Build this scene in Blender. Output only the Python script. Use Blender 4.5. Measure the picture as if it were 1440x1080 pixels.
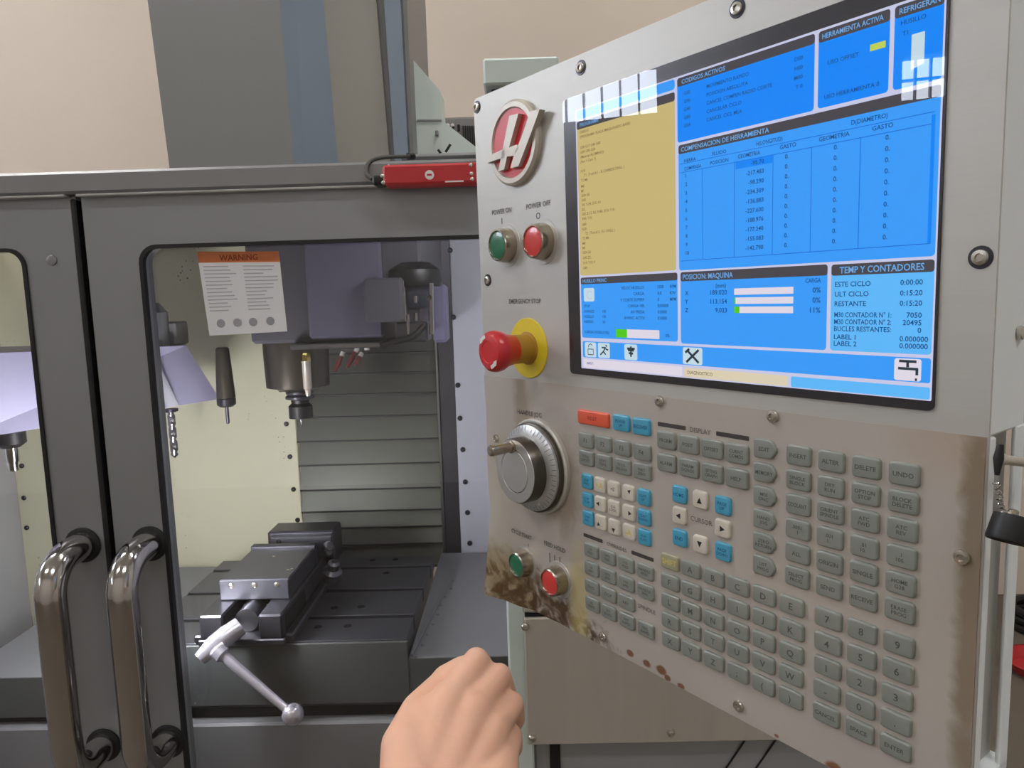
import bpy, bmesh, math, random
from mathutils import Vector, Matrix
random.seed(7)
for o_ in list(bpy.data.objects): bpy.data.objects.remove(o_)
scene = bpy.context.scene
COL = scene.collection

# ------------------------------------------------------------------ camera
CAM = Vector((0, 0, 1.6))
FPX = 1019.43
RX = Vector((0.99950928, 0.01235999, -0.02878231))     # camera right
RD = Vector((-0.02705790, -0.12226120, -0.99212906))   # camera down
RF = Vector((-0.01578166, 0.99242099, -0.12186677))    # camera forward
cd = bpy.data.cameras.new('camera')
cam = bpy.data.objects.new('camera', cd); COL.objects.link(cam)
cd.sensor_width = 36; cd.lens = 36 * FPX / 1440; cd.clip_start = 0.02; cd.clip_end = 60
m = Matrix.Identity(4)
for i in range(3):
    m[i][0] = RX[i]; m[i][1] = -RD[i]; m[i][2] = -RF[i]; m[i][3] = CAM[i]
cam.matrix_world = m
scene.camera = cam

# ------------------------------------------------------------------ view + world
scene.view_settings.view_transform = 'Standard'
scene.view_settings.look = 'None'
scene.view_settings.gamma = 1
scene.view_settings.use_curve_mapping = False
scene.view_settings.exposure = 0.4
WINDOW_L = 12.5      # daylight behind the window panes
FILL_L = 29.5         # ceiling lamps added for ambient fill
WORK_L = 150.0        # unseen lamps inside the machine
w = bpy.data.worlds.new('hall_air'); scene.world = w; w.use_nodes = True
w.node_tree.nodes['Background'].inputs[0].default_value = (0.75, 0.8, 0.9, 1)
w.node_tree.nodes['Background'].inputs[1].default_value = 0.3

# ------------------------------------------------------------------ helpers
def ray(px, py):
    return RX * ((px - 720) / FPX) + RD * ((py - 540) / FPX) + RF
def at(px, py, Y):
    d = ray(px, py); return CAM + d * ((Y - CAM.y) / d.y)
def atz(px, py, z):
    d = ray(px, py); return CAM + d * ((z - CAM.z) / d.z)
def cdep(px, py, dep):
    return CAM + ray(px, py) * dep
def lin(c):
    r = []
    for v in c[:3]:
        v /= 255.0
        r.append(v / 12.92 if v <= 0.04045 else ((v + 0.055) / 1.055) ** 2.4)
    return tuple(r)
def tag(o, label=None, cat=None, group=None, kind=None):
    if label: o['label'] = label
    if cat: o['category'] = cat
    if group: o['group'] = group
    if kind: o['kind'] = kind
    return o
def empty(name, loc, label=None, cat=None, group=None):
    o = bpy.data.objects.new(name, None); COL.objects.link(o)
    o.location = loc; o.empty_display_size = 0.05
    return tag(o, label, cat, group)

class MB:
    def __init__(s): s.v = []; s.f = []
    def add(s, vs, fs, M=None):
        b = len(s.v)
        for p in vs:
            p = Vector(p)
            s.v.append(M @ p if M is not None else p)
        for f in fs: s.f.append([b + i for i in f])
        return s
    def bm(s, bm, M=None):
        bm.verts.index_update()
        s.add([v.co.copy() for v in bm.verts], [[v.index for v in f.verts] for f in bm.faces], M)
        bm.free(); return s
    def box(s, x0, x1, y0, y1, z0, z1, bevel=0, M=None, seg=1):
        if bevel <= 0:
            vs = [(x, y, z) for x in (x0, x1) for y in (y0, y1) for z in (z0, z1)]
            return s.add(vs, [(0, 1, 3, 2), (4, 6, 7, 5), (0, 4, 5, 1), (2, 3, 7, 6), (0, 2, 6, 4), (1, 5, 7, 3)], M)
        bm = bmesh.new(); bmesh.ops.create_cube(bm, size=1)
        for v in bm.verts:
            v.co = Vector(((x0 + x1) / 2 + v.co.x * (x1 - x0), (y0 + y1) / 2 + v.co.y * (y1 - y0), (z0 + z1) / 2 + v.co.z * (z1 - z0)))
        bmesh.ops.bevel(bm, geom=list(bm.edges), offset=bevel, segments=seg, profile=0.6, affect='EDGES')
        return s.bm(bm, M)
    def prism(s, poly, z0, z1, M=None):
        n = len(poly)
        vs = [(p[0], p[1], z0) for p in poly] + [(p[0], p[1], z1) for p in poly]
        fs = [list(range(n))[::-1], list(range(n, 2 * n))] + [(i, (i + 1) % n, n + (i + 1) % n, n + i) for i in range(n)]
        return s.add(vs, fs, M)
    def flat(s, poly, z, M=None):
        return s.add([(p[0], p[1], z) for p in poly], [list(range(len(poly)))], M)
    def lathe(s, prof, seg=32, M=None, caps=True):
        # prof: (radius, z) ; axis local z
        vs = []; fs = []
        for r, z in prof:
            for k in range(seg):
                a = 2 * math.pi * k / seg
                vs.append((r * math.cos(a), r * math.sin(a), z))
        for i in range(len(prof) - 1):
            for k in range(seg):
                k2 = (k + 1) % seg
                fs.append((i * seg + k, i * seg + k2, (i + 1) * seg + k2, (i + 1) * seg + k))
        if caps:
            fs.append(list(range(seg))[::-1]); fs.append([(len(prof) - 1) * seg + k for k in range(seg)])
        return s.add(vs, fs, M)
    def tube(s, pts, r, seg=16, M=None):
        pts = [Vector(p) for p in pts]; n = len(pts)
        rs = r if isinstance(r, (list, tuple)) else [r] * n
        vs = []; fs = []; nrm = None
        for i, p in enumerate(pts):
            t = (pts[min(i + 1, n - 1)] - pts[max(i - 1, 0)]).normalized()
            if nrm is None:
                nrm = t.orthogonal().normalized()
            nrm = (nrm - t * nrm.dot(t)).normalized(); bn = t.cross(nrm)
            for k in range(seg):
                a = 2 * math.pi * k / seg
                vs.append(p + (nrm * math.cos(a) + bn * math.sin(a)) * rs[i])
        for i in range(n - 1):
            for k in range(seg):
                k2 = (k + 1) % seg
                fs.append((i * seg + k, i * seg + k2, (i + 1) * seg + k2, (i + 1) * seg + k))
        fs.append(list(range(seg))[::-1]); fs.append([(n - 1) * seg + k for k in range(seg)])
        return s.add(vs, fs, M)
    def sphere(s, c, r, u=16, v=10, M=None, sc=(1, 1, 1)):
        bm = bmesh.new(); bmesh.ops.create_uvsphere(bm, u_segments=u, v_segments=v, radius=r)
        for q in bm.verts: q.co = Vector((q.co.x * sc[0], q.co.y * sc[1], q.co.z * sc[2])) + Vector(c)
        return s.bm(bm, M)
    def mesh(s, name, mat, smooth=35):
        me = bpy.data.meshes.new(name); me.from_pydata([tuple(p) for p in s.v], [], s.f)
        me.materials.append(mat); me.update()
        bm = bmesh.new(); bm.from_mesh(me); bmesh.ops.recalc_face_normals(bm, faces=list(bm.faces)); bm.to_mesh(me); bm.free()
        if smooth:
            for p in me.polygons: p.use_smooth = True
            me.set_sharp_from_angle(angle=math.radians(smooth))
        return me
    def build(s, name, mat, parent=None, smooth=35):
        o = bpy.data.objects.new(name, s.mesh(name, mat, smooth)); COL.objects.link(o)
        if parent: o.parent = parent
        return o
def put(name, me, parent=None, loc=(0, 0, 0), rz=0):
    o = bpy.data.objects.new(name, me); COL.objects.link(o); o.location = loc; o.rotation_euler = (0, 0, rz)
    if parent: o.parent = parent
    return o
def rrect(x0, x1, y0, y1, r, n=4):
    out = []
    for cx, cy, a0 in ((x1 - r, y1 - r, 0), (x0 + r, y1 - r, 90), (x0 + r, y0 + r, 180), (x1 - r, y0 + r, 270)):
        for k in range(n + 1):
            a = math.radians(a0 + 90 * k / n); out.append((cx + r * math.cos(a), cy + r * math.sin(a)))
    return out
def circ(cx, cy, r, n=24): return [(cx + r * math.cos(2 * math.pi * k / n), cy + r * math.sin(2 * math.pi * k / n)) for k in range(n)]
def holed(outer, holes, z0, z1, mb=None, M=None):
    bm = bmesh.new(); loops = []
    for poly in [outer] + holes:
        vs = [bm.verts.new((p[0], p[1], z0)) for p in poly]
        for i in range(len(vs)): bm.edges.new((vs[i], vs[(i + 1) % len(vs)]))
        loops.append(vs)
    bmesh.ops.triangle_fill(bm, use_beauty=True, edges=list(bm.edges))
    fs = list(bm.faces)
    r = bmesh.ops.extrude_face_region(bm, geom=fs)
    for g in r['geom']:
        if isinstance(g, bmesh.types.BMVert): g.co.z = z1
    return (mb or MB()).bm(bm, M)
XZ = lambda Y: Matrix(((1, 0, 0, 0), (0, 0, 1, Y), (0, 1, 0, 0), (0, 0, 0, 1)))   # (a,b,c) -> (a, Y+c, b)
def align(p, d):
    """matrix placing local +z along d at p"""
    d = Vector(d).normalized(); return Matrix.Translation(p) @ d.to_track_quat('Z', 'Y').to_matrix().to_4x4()

_txt = {}
def glyphs(s):
    if s not in _txt:
        c = bpy.data.curves.new('t', 'FONT'); c.body = s; c.size = 1; c.resolution_u = 2; c.fill_mode = 'FRONT'; c.offset = 0.014
        o = bpy.data.objects.new('t', c); me = bpy.data.meshes.new_from_object(o)
        vs = [v.co.copy() for v in me.vertices]; fs = [list(p.vertices) for p in me.polygons]
        bpy.data.objects.remove(o); bpy.data.curves.remove(c); bpy.data.meshes.remove(me)
        _txt[s] = (vs, fs)
    return _txt[s]
def text(mb, s, x, y, h, z=0, align_='C', maxw=None, sx=1.0, M=None):
    """h = cap height; baseline centred so that y is the middle of the line"""
    vs, fs = glyphs(s)
    if not vs: return mb
    k = h / 0.73
    x0 = min(v.x for v in vs); x1 = max(v.x for v in vs); W = (x1 - x0) * k * sx
    kx = k * sx
    if maxw and W > maxw: kx *= maxw / W; W = maxw
    ox = {'C': x - W / 2, 'L': x, 'R': x - W}[align_]
    return mb.add([(ox + (v.x - x0) * kx, y - h / 2 + v.y * k, z) for v in vs], fs, M)

# ------------------------------------------------------------------ materials
def nodes(name):
    mt = bpy.data.materials.new(name); mt.use_nodes = True
    nt = mt.node_tree; return mt, nt, nt.nodes['Principled BSDF']
def mat(name, rgb, rough=0.5, metal=0.0, var=0.0, scale=8, bump=0.0, bscale=60, spec=0.5, coat=0.0, stretch=None, emis=None, estr=0):
    mt, nt, b = nodes(name); c = lin(rgb)
    b.inputs['Base Color'].default_value = (*c, 1); b.inputs['Roughness'].default_value = rough
    b.inputs['Metallic'].default_value = metal; b.inputs['Specular IOR Level'].default_value = spec
    b.inputs['Coat Weight'].default_value = coat; b.inputs['Coat Roughness'].default_value = 0.08
    if emis is not None:
        b.inputs['Emission Color'].default_value = (*lin(emis), 1); b.inputs['Emission Strength'].default_value = estr
    if var or bump:
        tc = nt.nodes.new('ShaderNodeTexCoord'); mp = nt.nodes.new('ShaderNodeMapping')
        nt.links.new(tc.outputs['Object'], mp.inputs[0])
        if stretch: mp.inputs['Scale'].default_value = stretch
        n = nt.nodes.new('ShaderNodeTexNoise'); n.inputs['Scale'].default_value = scale; n.inputs['Detail'].default_value = 6
        nt.links.new(mp.outputs[0], n.inputs[0])
        if var:
            mx = nt.nodes.new('ShaderNodeMix'); mx.data_type = 'RGBA'
            mx.inputs[6].default_value = (*[max(0, v * (1 - var)) for v in c], 1); mx.inputs[7].default_value = (*[min(1, v * (1 + var)) for v in c], 1)
            nt.links.new(n.outputs['Fac'], mx.inputs[0]); nt.links.new(mx.outputs[2], b.inputs['Base Color'])
            mr = nt.nodes.new('ShaderNodeMapRange'); mr.inputs[3].default_value = max(0.02, rough * (1 - var)); mr.inputs[4].default_value = min(1, rough * (1 + var))
            nt.links.new(n.outputs['Fac'], mr.inputs[0]); nt.links.new(mr.outputs[0], b.inputs['Roughness'])
        if bump:
            n2 = nt.nodes.new('ShaderNodeTexNoise'); n2.inputs['Scale'].default_value = bscale; n2.inputs['Detail'].default_value = 4
            nt.links.new(mp.outputs[0], n2.inputs[0])
            bp = nt.nodes.new('ShaderNodeBump'); bp.inputs['Strength'].default_value = bump; bp.inputs['Distance'].default_value = 0.002
            nt.links.new(n2.outputs['Fac'], bp.inputs['Height']); nt.links.new(bp.outputs[0], b.inputs['Normal'])
    return mt
def glow(name, rgb, s=1.0):
    mt = bpy.data.materials.new(name); mt.use_nodes = True; nt = mt.node_tree; nt.nodes.clear()
    e = nt.nodes.new('ShaderNodeEmission'); o = nt.nodes.new('ShaderNodeOutputMaterial')
    e.inputs[0].default_value = (*lin(rgb), 1); e.inputs[1].default_value = s
    nt.links.new(e.outputs[0], o.inputs[0]); return mt
def pane(name, tint, ior=1.5, rough=0.0):
    mt = bpy.data.materials.new(name); mt.use_nodes = True; nt = mt.node_tree; nt.nodes.clear()
    t = nt.nodes.new('ShaderNodeBsdfTransparent'); g = nt.nodes.new('ShaderNodeBsdfGlossy'); f = nt.nodes.new('ShaderNodeFresnel')
    x = nt.nodes.new('ShaderNodeMixShader'); o = nt.nodes.new('ShaderNodeOutputMaterial')
    t.inputs[0].default_value = (*tint, 1); g.inputs['Roughness'].default_value = rough; f.inputs[0].default_value = ior
    gm = nt.nodes.new('ShaderNodeNewGeometry'); inv = nt.nodes.new('ShaderNodeMath'); inv.operation = 'SUBTRACT'; inv.inputs[0].default_value = 1.0
    mu = nt.nodes.new('ShaderNodeMath'); mu.operation = 'MULTIPLY'     # reflect on the outer skin only: the inner skin would give total reflection
    nt.links.new(gm.outputs['Backfacing'], inv.inputs[1]); nt.links.new(inv.outputs[0], mu.inputs[0]); nt.links.new(f.outputs[0], mu.inputs[1])
    nt.links.new(mu.outputs[0], x.inputs[0]); nt.links.new(t.outputs[0], x.inputs[1]); nt.links.new(g.outputs[0], x.inputs[2])
    nt.links.new(x.outputs[0], o.inputs[0]); return mt

M_wall = mat('beige plaster', (226, 212, 196), 0.85, var=0.05, scale=1.5, bump=0.15, bscale=40)
M_hall = mat('hall wall paint', (210, 206, 200), 0.85, var=0.06, scale=1.2)
M_ceil = mat('hall ceiling', (206, 202, 196), 0.9, var=0.05, scale=1)
M_floor = mat('stained concrete floor', (108, 99, 88), 0.7, var=0.3, scale=3, bump=0.2)
M_dark = mat('charcoal paint', (150, 152, 154), 0.3, 0.5, var=0.06, scale=5, bump=0.05, bscale=300)
M_rail = mat('charcoal rail paint', (142, 142, 143), 0.36, 0.4, var=0.05, scale=6, bump=0.05, bscale=300)
M_edge = mat('painted edge highlight', (176, 174, 172), 0.45)  # edge highlight put into the colour
M_tower = mat('graphite column paint', (124, 124, 123), 0.38, var=0.05, scale=3)
M_towerB = mat('column sheet with blue reflection', (122, 134, 147), 0.4, var=0.05, scale=3)  # reflected window light put into the column's colour
M_towerG = mat('column sheet with grey reflection', (148, 144, 136), 0.45, var=0.05, scale=3)  # tone of reflections on these faces put into the colour
M_gap = mat('black gap', (14, 15, 16), 0.6)
M_rubber = mat('black rubber', (22, 22, 24), 0.5)
M_chrome = mat('polished stainless tube', (190, 186, 182), 0.13, 1.0, var=0.05, scale=20)
M_steel = mat('machined steel', (150, 150, 152), 0.3, 1.0, var=0.12, scale=14)
M_dsteel = mat('dark oily steel', (92, 92, 98), 0.36, 0.85, var=0.15, scale=10, bump=0.08, bscale=80)
M_tslot = mat('ground table steel', (104, 105, 112), 0.36, 0.75, var=0.12, scale=9, bump=0.05, bscale=90)
M_ways = mat('brushed way cover steel', (108, 110, 102), 0.45, 0.45, var=0.05, scale=4, stretch=(1, 1, 4))
M_lip = mat('oily grey sheet', (92, 95, 95), 0.35, 0.2, var=0.1, scale=6)
def speck_mat():
    mt = mat('cream enamel with chip specks', (236, 234, 202), 0.4, var=0.04, scale=6); nt = mt.node_tree; b = nt.nodes['Principled BSDF']
    src = b.inputs['Base Color'].links[0].from_socket
    tc = nt.nodes.new('ShaderNodeTexCoord'); vo = nt.nodes.new('ShaderNodeTexVoronoi'); vo.inputs['Scale'].default_value = 75; nt.links.new(tc.outputs['Object'], vo.inputs[0])
    nz_ = nt.nodes.new('ShaderNodeTexNoise'); nz_.inputs['Scale'].default_value = 5; nt.links.new(tc.outputs['Object'], nz_.inputs[0])
    th = nt.nodes.new('ShaderNodeMapRange'); th.inputs[1].default_value = 0.50; th.inputs[2].default_value = 0.72; th.inputs[3].default_value = 0.0; th.inputs[4].default_value = 0.26; nt.links.new(nz_.outputs['Fac'], th.inputs[0])
    lt = nt.nodes.new('ShaderNodeMath'); lt.operation = 'LESS_THAN'; nt.links.new(vo.outputs['Distance'], lt.inputs[0]); nt.links.new(th.outputs[0], lt.inputs[1])
    mx = nt.nodes.new('ShaderNodeMix'); mx.data_type = 'RGBA'; nt.links.new(lt.outputs[0], mx.inputs[0]); nt.links.new(src, mx.inputs[6]); mx.inputs[7].default_value = (*lin((140, 136, 110)), 1)
    nt.links.new(mx.outputs[2], b.inputs['Base Color']); return mt
M_cream = speck_mat()
M_white = mat('white enamel', (206, 208, 218), 0.4, var=0.04, scale=5)
M_lav = mat('lavender white enamel', (186, 184, 214), 0.4, var=0.04, scale=4)
M_head = mat('grey lavender casting', (82, 80, 88), 0.45, var=0.08, scale=6)
M_pale = mat('pale green white paint', (206, 218, 212), 0.5, var=0.03, scale=4)
M_box = mat('pendant side paint', (236, 242, 244), 0.45, var=0.03, scale=5)
M_plate = mat('brushed stainless face', (194, 192, 186), 0.46, 0.45, var=0.06, scale=5, bump=0.04, bscale=30, stretch=(1, 14, 1))
M_plate2 = mat('brushed stainless cover', (196, 190, 180), 0.36, 0.35, var=0.08, scale=4, bump=0.05, bscale=40, stretch=(14, 1, 1))
M_grey = mat('mid grey sheet metal', (132, 134, 136), 0.42, var=0.06, scale=5)
M_key = mat('translucent grey key', (134, 138, 132), 0.35, var=0.06, scale=60, coat=0.4)
M_keyb = mat('blue key', (70, 158, 190), 0.35, coat=0.4)
M_keyo = mat('orange red key', (226, 92, 62), 0.35, coat=0.4)
M_keyw = mat('ivory key', (206, 198, 184), 0.38, coat=0.3)
M_keyy = mat('yellowed key', (158, 156, 128), 0.38, coat=0.3)
M_ink = mat('dark key print', (76, 80, 74), 0.6)
M_inkb = mat('black print', (28, 28, 28), 0.6)
M_inkg = mat('grey print', (92, 88, 84), 0.6)
M_inkblue = mat('deep blue print', (16, 78, 120), 0.6)
M_yel = mat('yellow print', (214, 196, 84), 0.5)
M_red = mat('signal red plastic', (206, 40, 46), 0.32, coat=0.3)
M_redbtn = mat('red lens', (216, 62, 58), 0.3, coat=0.4)
M_grnbtn = mat('green lens', (36, 112, 78), 0.3, coat=0.4)
M_yeldisc = mat('yellow plastic disc', (228, 205, 50), 0.45)
M_collar = mat('amber collar', (170, 128, 44), 0.45)
M_emred = mat('red enamel', (216, 54, 64), 0.35, var=0.05, scale=30)
M_emb = mat('satin nickel emblem', (196, 188, 176), 0.4, 0.3)
M_nick = mat('nickel ring', (178, 168, 152), 0.22, 1.0)
M_dial = mat('brushed aluminium dial', (206, 206, 204), 0.3, 0.7, var=0.05, scale=20)
M_knobdark = mat('dark knob edge', (92, 86, 78), 0.35, 0.8)
M_redbox = mat('red painted box', (190, 48, 52), 0.45, var=0.05, scale=10)
M_wiper = mat('grey wiper rubber', (52, 52, 50), 0.55)
M_cable = mat('grey cable', (70, 70, 66), 0.5)
M_satin = mat('satin chrome', (214, 213, 224), 0.26, 0.7)
M_brass = mat('brass', (206, 186, 110), 0.25, 1.0)
M_whiteprint = mat('white print', (232, 228, 224), 0.5)
M_stk = mat('white sticker paper', (228, 228, 230), 0.5)
M_orange = mat('orange sticker band', (230, 134, 84), 0.5)
M_skin = None
M_black = mat('matt black', (20, 20, 22), 0.45)
M_bolt = mat('dark bolt', (64, 64, 72), 0.35, 0.7)
M_screw = mat('screw steel', (196, 190, 180), 0.25, 0.9)

# overlay / plate with grime: colour only, shaped stains
def grime_mat():
    mt, nt, b = nodes('membrane overlay with coolant grime')
    L = nt.links.new; N = nt.nodes.new
    b.inputs['Roughness'].default_value = 0.36; b.inputs['Metallic'].default_value = 0.15
    tc = N('ShaderNodeTexCoord')
    def noise(scale, det=5, dist=0.0):
        n = N('ShaderNodeTexNoise'); n.inputs['Scale'].default_value = scale; n.inputs['Detail'].default_value = det; n.inputs['Distortion'].default_value = dist
        L(tc.outputs['Object'], n.inputs[0]); return n.outputs['Fac']
    def blob(x, y, sx, sy, soft):      # 1 inside an ellipse, noise-broken edge
        mp = N('ShaderNodeMapping'); mp.inputs['Location'].default_value = (-x / sx, -y / sy, 0); mp.inputs['Scale'].default_value = (1 / sx, 1 / sy, 0)
        L(tc.outputs['Object'], mp.inputs[0])
        ln = N('ShaderNodeVectorMath'); ln.operation = 'LENGTH'; L(mp.outputs[0], ln.inputs[0])
        ad = N('ShaderNodeMath'); ad.operation = 'MULTIPLY_ADD'; ad.inputs[1].default_value = 1.3; L(noise(45, 6, 1.2), ad.inputs[0]); L(ln.outputs['Value'], ad.inputs[2])
        mr = N('ShaderNodeMapRange'); mr.inputs[1].default_value = 1.65 + soft; mr.inputs[2].default_value = 1.65 - soft; L(ad.outputs[0], mr.inputs[0]); return mr.outputs[0]
    base = lin((192, 187, 179)); col = None
    rgb = N('ShaderNodeMix'); rgb.data_type = 'RGBA'; rgb.inputs[6].default_value = (*base, 1); rgb.inputs[7].default_value = (*lin((177, 168, 158)), 1)
    L(noise(5), rgb.inputs[0]); col = rgb.outputs[2]
    def layer(fac, c, k):
        nonlocal col
        mu = N('ShaderNodeMath'); mu.operation = 'MULTIPLY'; mu.inputs[1].default_value = k; L(fac, mu.inputs[0])
        mx = N('ShaderNodeMix'); mx.data_type = 'RGBA'; L(mu.outputs[0], mx.inputs[0]); L(col, mx.inputs[6]); mx.inputs[7].default_value = (*lin(c), 1); col = mx.outputs[2]
    P = lambda u, v: ((u - 88) / 1000, (490 - v) / 1000)
    def marble(fac, sc_, lo, hi):
        mr = N('ShaderNodeMapRange'); mr.inputs[1].default_value = lo; mr.inputs[2].default_value = hi; L(noise(sc_, 5, 2.5), mr.inputs[0])
        mu = N('ShaderNodeMath'); mu.operation = 'MULTIPLY'; L(fac, mu.inputs[0]); L(mr.outputs[0], mu.inputs[1]); return mu.outputs[0]
    layer(blob(*P(-130, 470), 0.055, 0.035, 0.25), (158, 140, 106), 0.9)
    layer(marble(blob(*P(-110, 478), 0.08, 0.036, 0.3), 30, 0.48, 0.62), (104, 78, 44), 0.95)
    layer(marble(blob(*P(-60, 486), 0.085, 0.026, 0.25), 34, 0.40, 0.55), (84, 60, 34), 0.95)
    layer(blob(*P(-12, 455), 0.013, 0.05, 0.4), (196, 180, 120), 0.7)
    layer(blob(*P(-95, 280), 0.012, 0.05, 0.4), (150, 132, 104), 0.6)
    layer(blob(*P(-30, 345), 0.02, 0.05, 0.3), (140, 118, 94), 0.5)
    layer(blob(*P(-140, 380), 0.03, 0.06, 0.4), (176, 168, 150), 0.5)
    for u, v, s in ((76, 484, 0.008), (93, 483, 0.009), (100, 487, 0.006), (115, 488, 0.006), (250, 489, 0.012), (56, 482, 0.007), (205, 487, 0.004)):
        layer(blob(*P(u, v), s * 0.6, s * 0.42, 0.2), (128, 78, 44), 0.9)
    layer(blob(*P(320, 250), 0.03, 0.02, 0.6), (176, 146, 116), 0.4)
    layer(blob(*P(330, 340), 0.008, 0.16, 0.4), (120, 100, 70), 0.7)
    L(col, b.inputs['Base Color'])
    n3 = N('ShaderNodeTexNoise'); n3.inputs['Scale'].default_value = 14; L(tc.outputs['Object'], n3.inputs[0])
    bp = N('ShaderNodeBump'); bp.inputs['Strength'].default_value = 0.12; bp.inputs['Distance'].default_value = 0.004
    L(n3.outputs['Fac'], bp.inputs['Height']); L(bp.outputs[0], b.inputs['Normal'])
    return mt
M_over = grime_mat()

# ------------------------------------------------------------------ the hall
def structure(name, mb, m_, label, cat, parent=None):
    o = mb.build(name, m_, parent, smooth=0); return tag(o, label, cat, kind='structure')
X0, X1, Y0, Y1, ZC = -6.0, 3.6, -4.0, 3.6, 5.0
structure('floor', MB().box(X0, X1, Y0, Y1, -0.1, 0), M_floor, 'stained brown concrete workshop floor', 'floor')
structure('ceiling', MB().box(X0, X1, Y0, Y1, ZC, ZC + 0.1), M_ceil, 'plain warm grey hall ceiling', 'ceiling')
structure('wall_back', MB().box(X0, X1, Y1, Y1 + 0.1, 0, ZC), M_wall, 'beige plastered wall behind the machine', 'wall')
structure('wall_front', MB().box(X0, X1, Y0 - 0.1, Y0, 0, ZC), M_hall, 'beige hall wall behind the viewer', 'wall')
structure('wall_right', MB().box(X1, X1 + 0.1, Y0, Y1, 0, ZC), M_hall, 'beige hall wall on the right', 'wall')
# window openings of the left wall: their mirror images show in the screen glass
WINS = [(1.12, 3.1, 3.065, 4.25), (-3.0, -0.80, 2.95, 3.28)]
MYZ = Matrix(((0, 0, 1, X0), (1, 0, 0, 0), (0, 1, 0, 0), (0, 0, 0, 1)))     # (a,b,c)->(X0+c, a, b)
structure('wall_left', holed([(Y0, 0), (Y1, 0), (Y1, ZC), (Y0, ZC)], [[(a, c), (b, c), (b, d), (a, d)] for a, b, c, d in WINS], -0.12, 0, M=MYZ),
          M_hall, 'beige hall wall with high windows on the left', 'wall')
M_day = glow('daylit window pane', (232, 240, 255), WINDOW_L)
M_frame = mat('grey window bars', (120, 124, 130), 0.5)
for i, (a, b, c, d) in enumerate(WINS):
    nx = 12 if i == 0 else 20; nz = 3 if i == 0 else 2
    fr = MB()
    for k in range(nx + 1):
        y = a + (b - a) * k / nx; fr.box(X0 - 0.10, X0 - 0.05, y - 0.007, y + 0.007, c, d)
    for k in range(nz + 1):
        z = c + (d - c) * k / nz; fr.box(X0 - 0.10, X0 - 0.05, a, b, z - 0.007, z + 0.007)
    wo = structure('window_%d' % (i + 1), fr, M_frame, ['tall barred hall window by the far corner', 'low barred hall window nearer the viewer'][i], 'window')
    me = None
    for kx in range(nx):
        for kz in range(nz):
            dy, dz = (b - a) / nx, (d - c) / nz
            if me is None: me = MB().box(0, 0.006, 0, dy, 0, dz).mesh('pane', M_day, 0)
            put('pane', me, wo, (X0 - 0.11, a + kx * dy, c + kz * dz))
M_fill = glow('added fill lamp tube', (252, 250, 248), FILL_L)
for k, (lx, ly) in enumerate(((-2.6, -1.6), (-2.6, 1.4), (0.9, -1.6), (0.9, 1.4))):  # unseen fittings added as ambient fill
    e = empty('ceiling_fill_lamp', (lx, ly, ZC - 0.14), 'added white batten fill lamp, %s of the four on the ceiling' % ('front left', 'rear left', 'front right', 'rear right')[k], 'lamp', 'added ceiling fill lamps')
    MB().box(-0.7, 0.7, -0.14, 0.14, 0.06, 0.14, 0.01).build('housing', M_white, e)  # housing of the added fill lamp
    MB().box(-0.66, 0.66, -0.12, 0.12, 0.0, 0.06, 0.01).build('fill_diffuser', M_fill, e)

# ------------------------------------------------------------------ machine enclosure
YD = 1.05                                     # door face
ZTOP = at(180, 240, YD).z; ZDT = at(180, 272, YD).z
XL, XR = -1.12, 0.62
ZB = 0.42
mach = empty('milling_machine', (-0.25, 1.8, 0), 'charcoal enclosed CNC milling machine with twin sliding doors and cream interior', 'machine')
mach.matrix_world = Matrix.Translation((-0.25, 1.8, 0))
IM = mach.matrix_world.inverted()
def mpart(name, mb, m_, parent=mach, smooth=35):
    o = mb.build(name, m_, parent, smooth)
    o.data.transform(Matrix.Translation((0.25, -1.8, 0)))
    return o
mpart('top_rail', MB().box(XL, XR, YD - 0.012, YD + 0.05, ZDT, ZTOP, 0.004), M_rail)
mpart('top_plate', MB().box(XL, XR, YD + 0.05, YD + 0.12, ZDT + 0.02, ZTOP - 0.004, 0.003), M_rail)
mpart('shade_roof', MB().box(XL, XR, YD + 0.10, 1.9, ZTOP - 0.012, ZTOP - 0.004, 0.002), M_rail)  # roof added to block hall light and darken the upper interior
mpart('base', MB().box(XL, XR, YD - 0.02, 2.3, 0.0, ZB, 0.01), M_dark)
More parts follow.
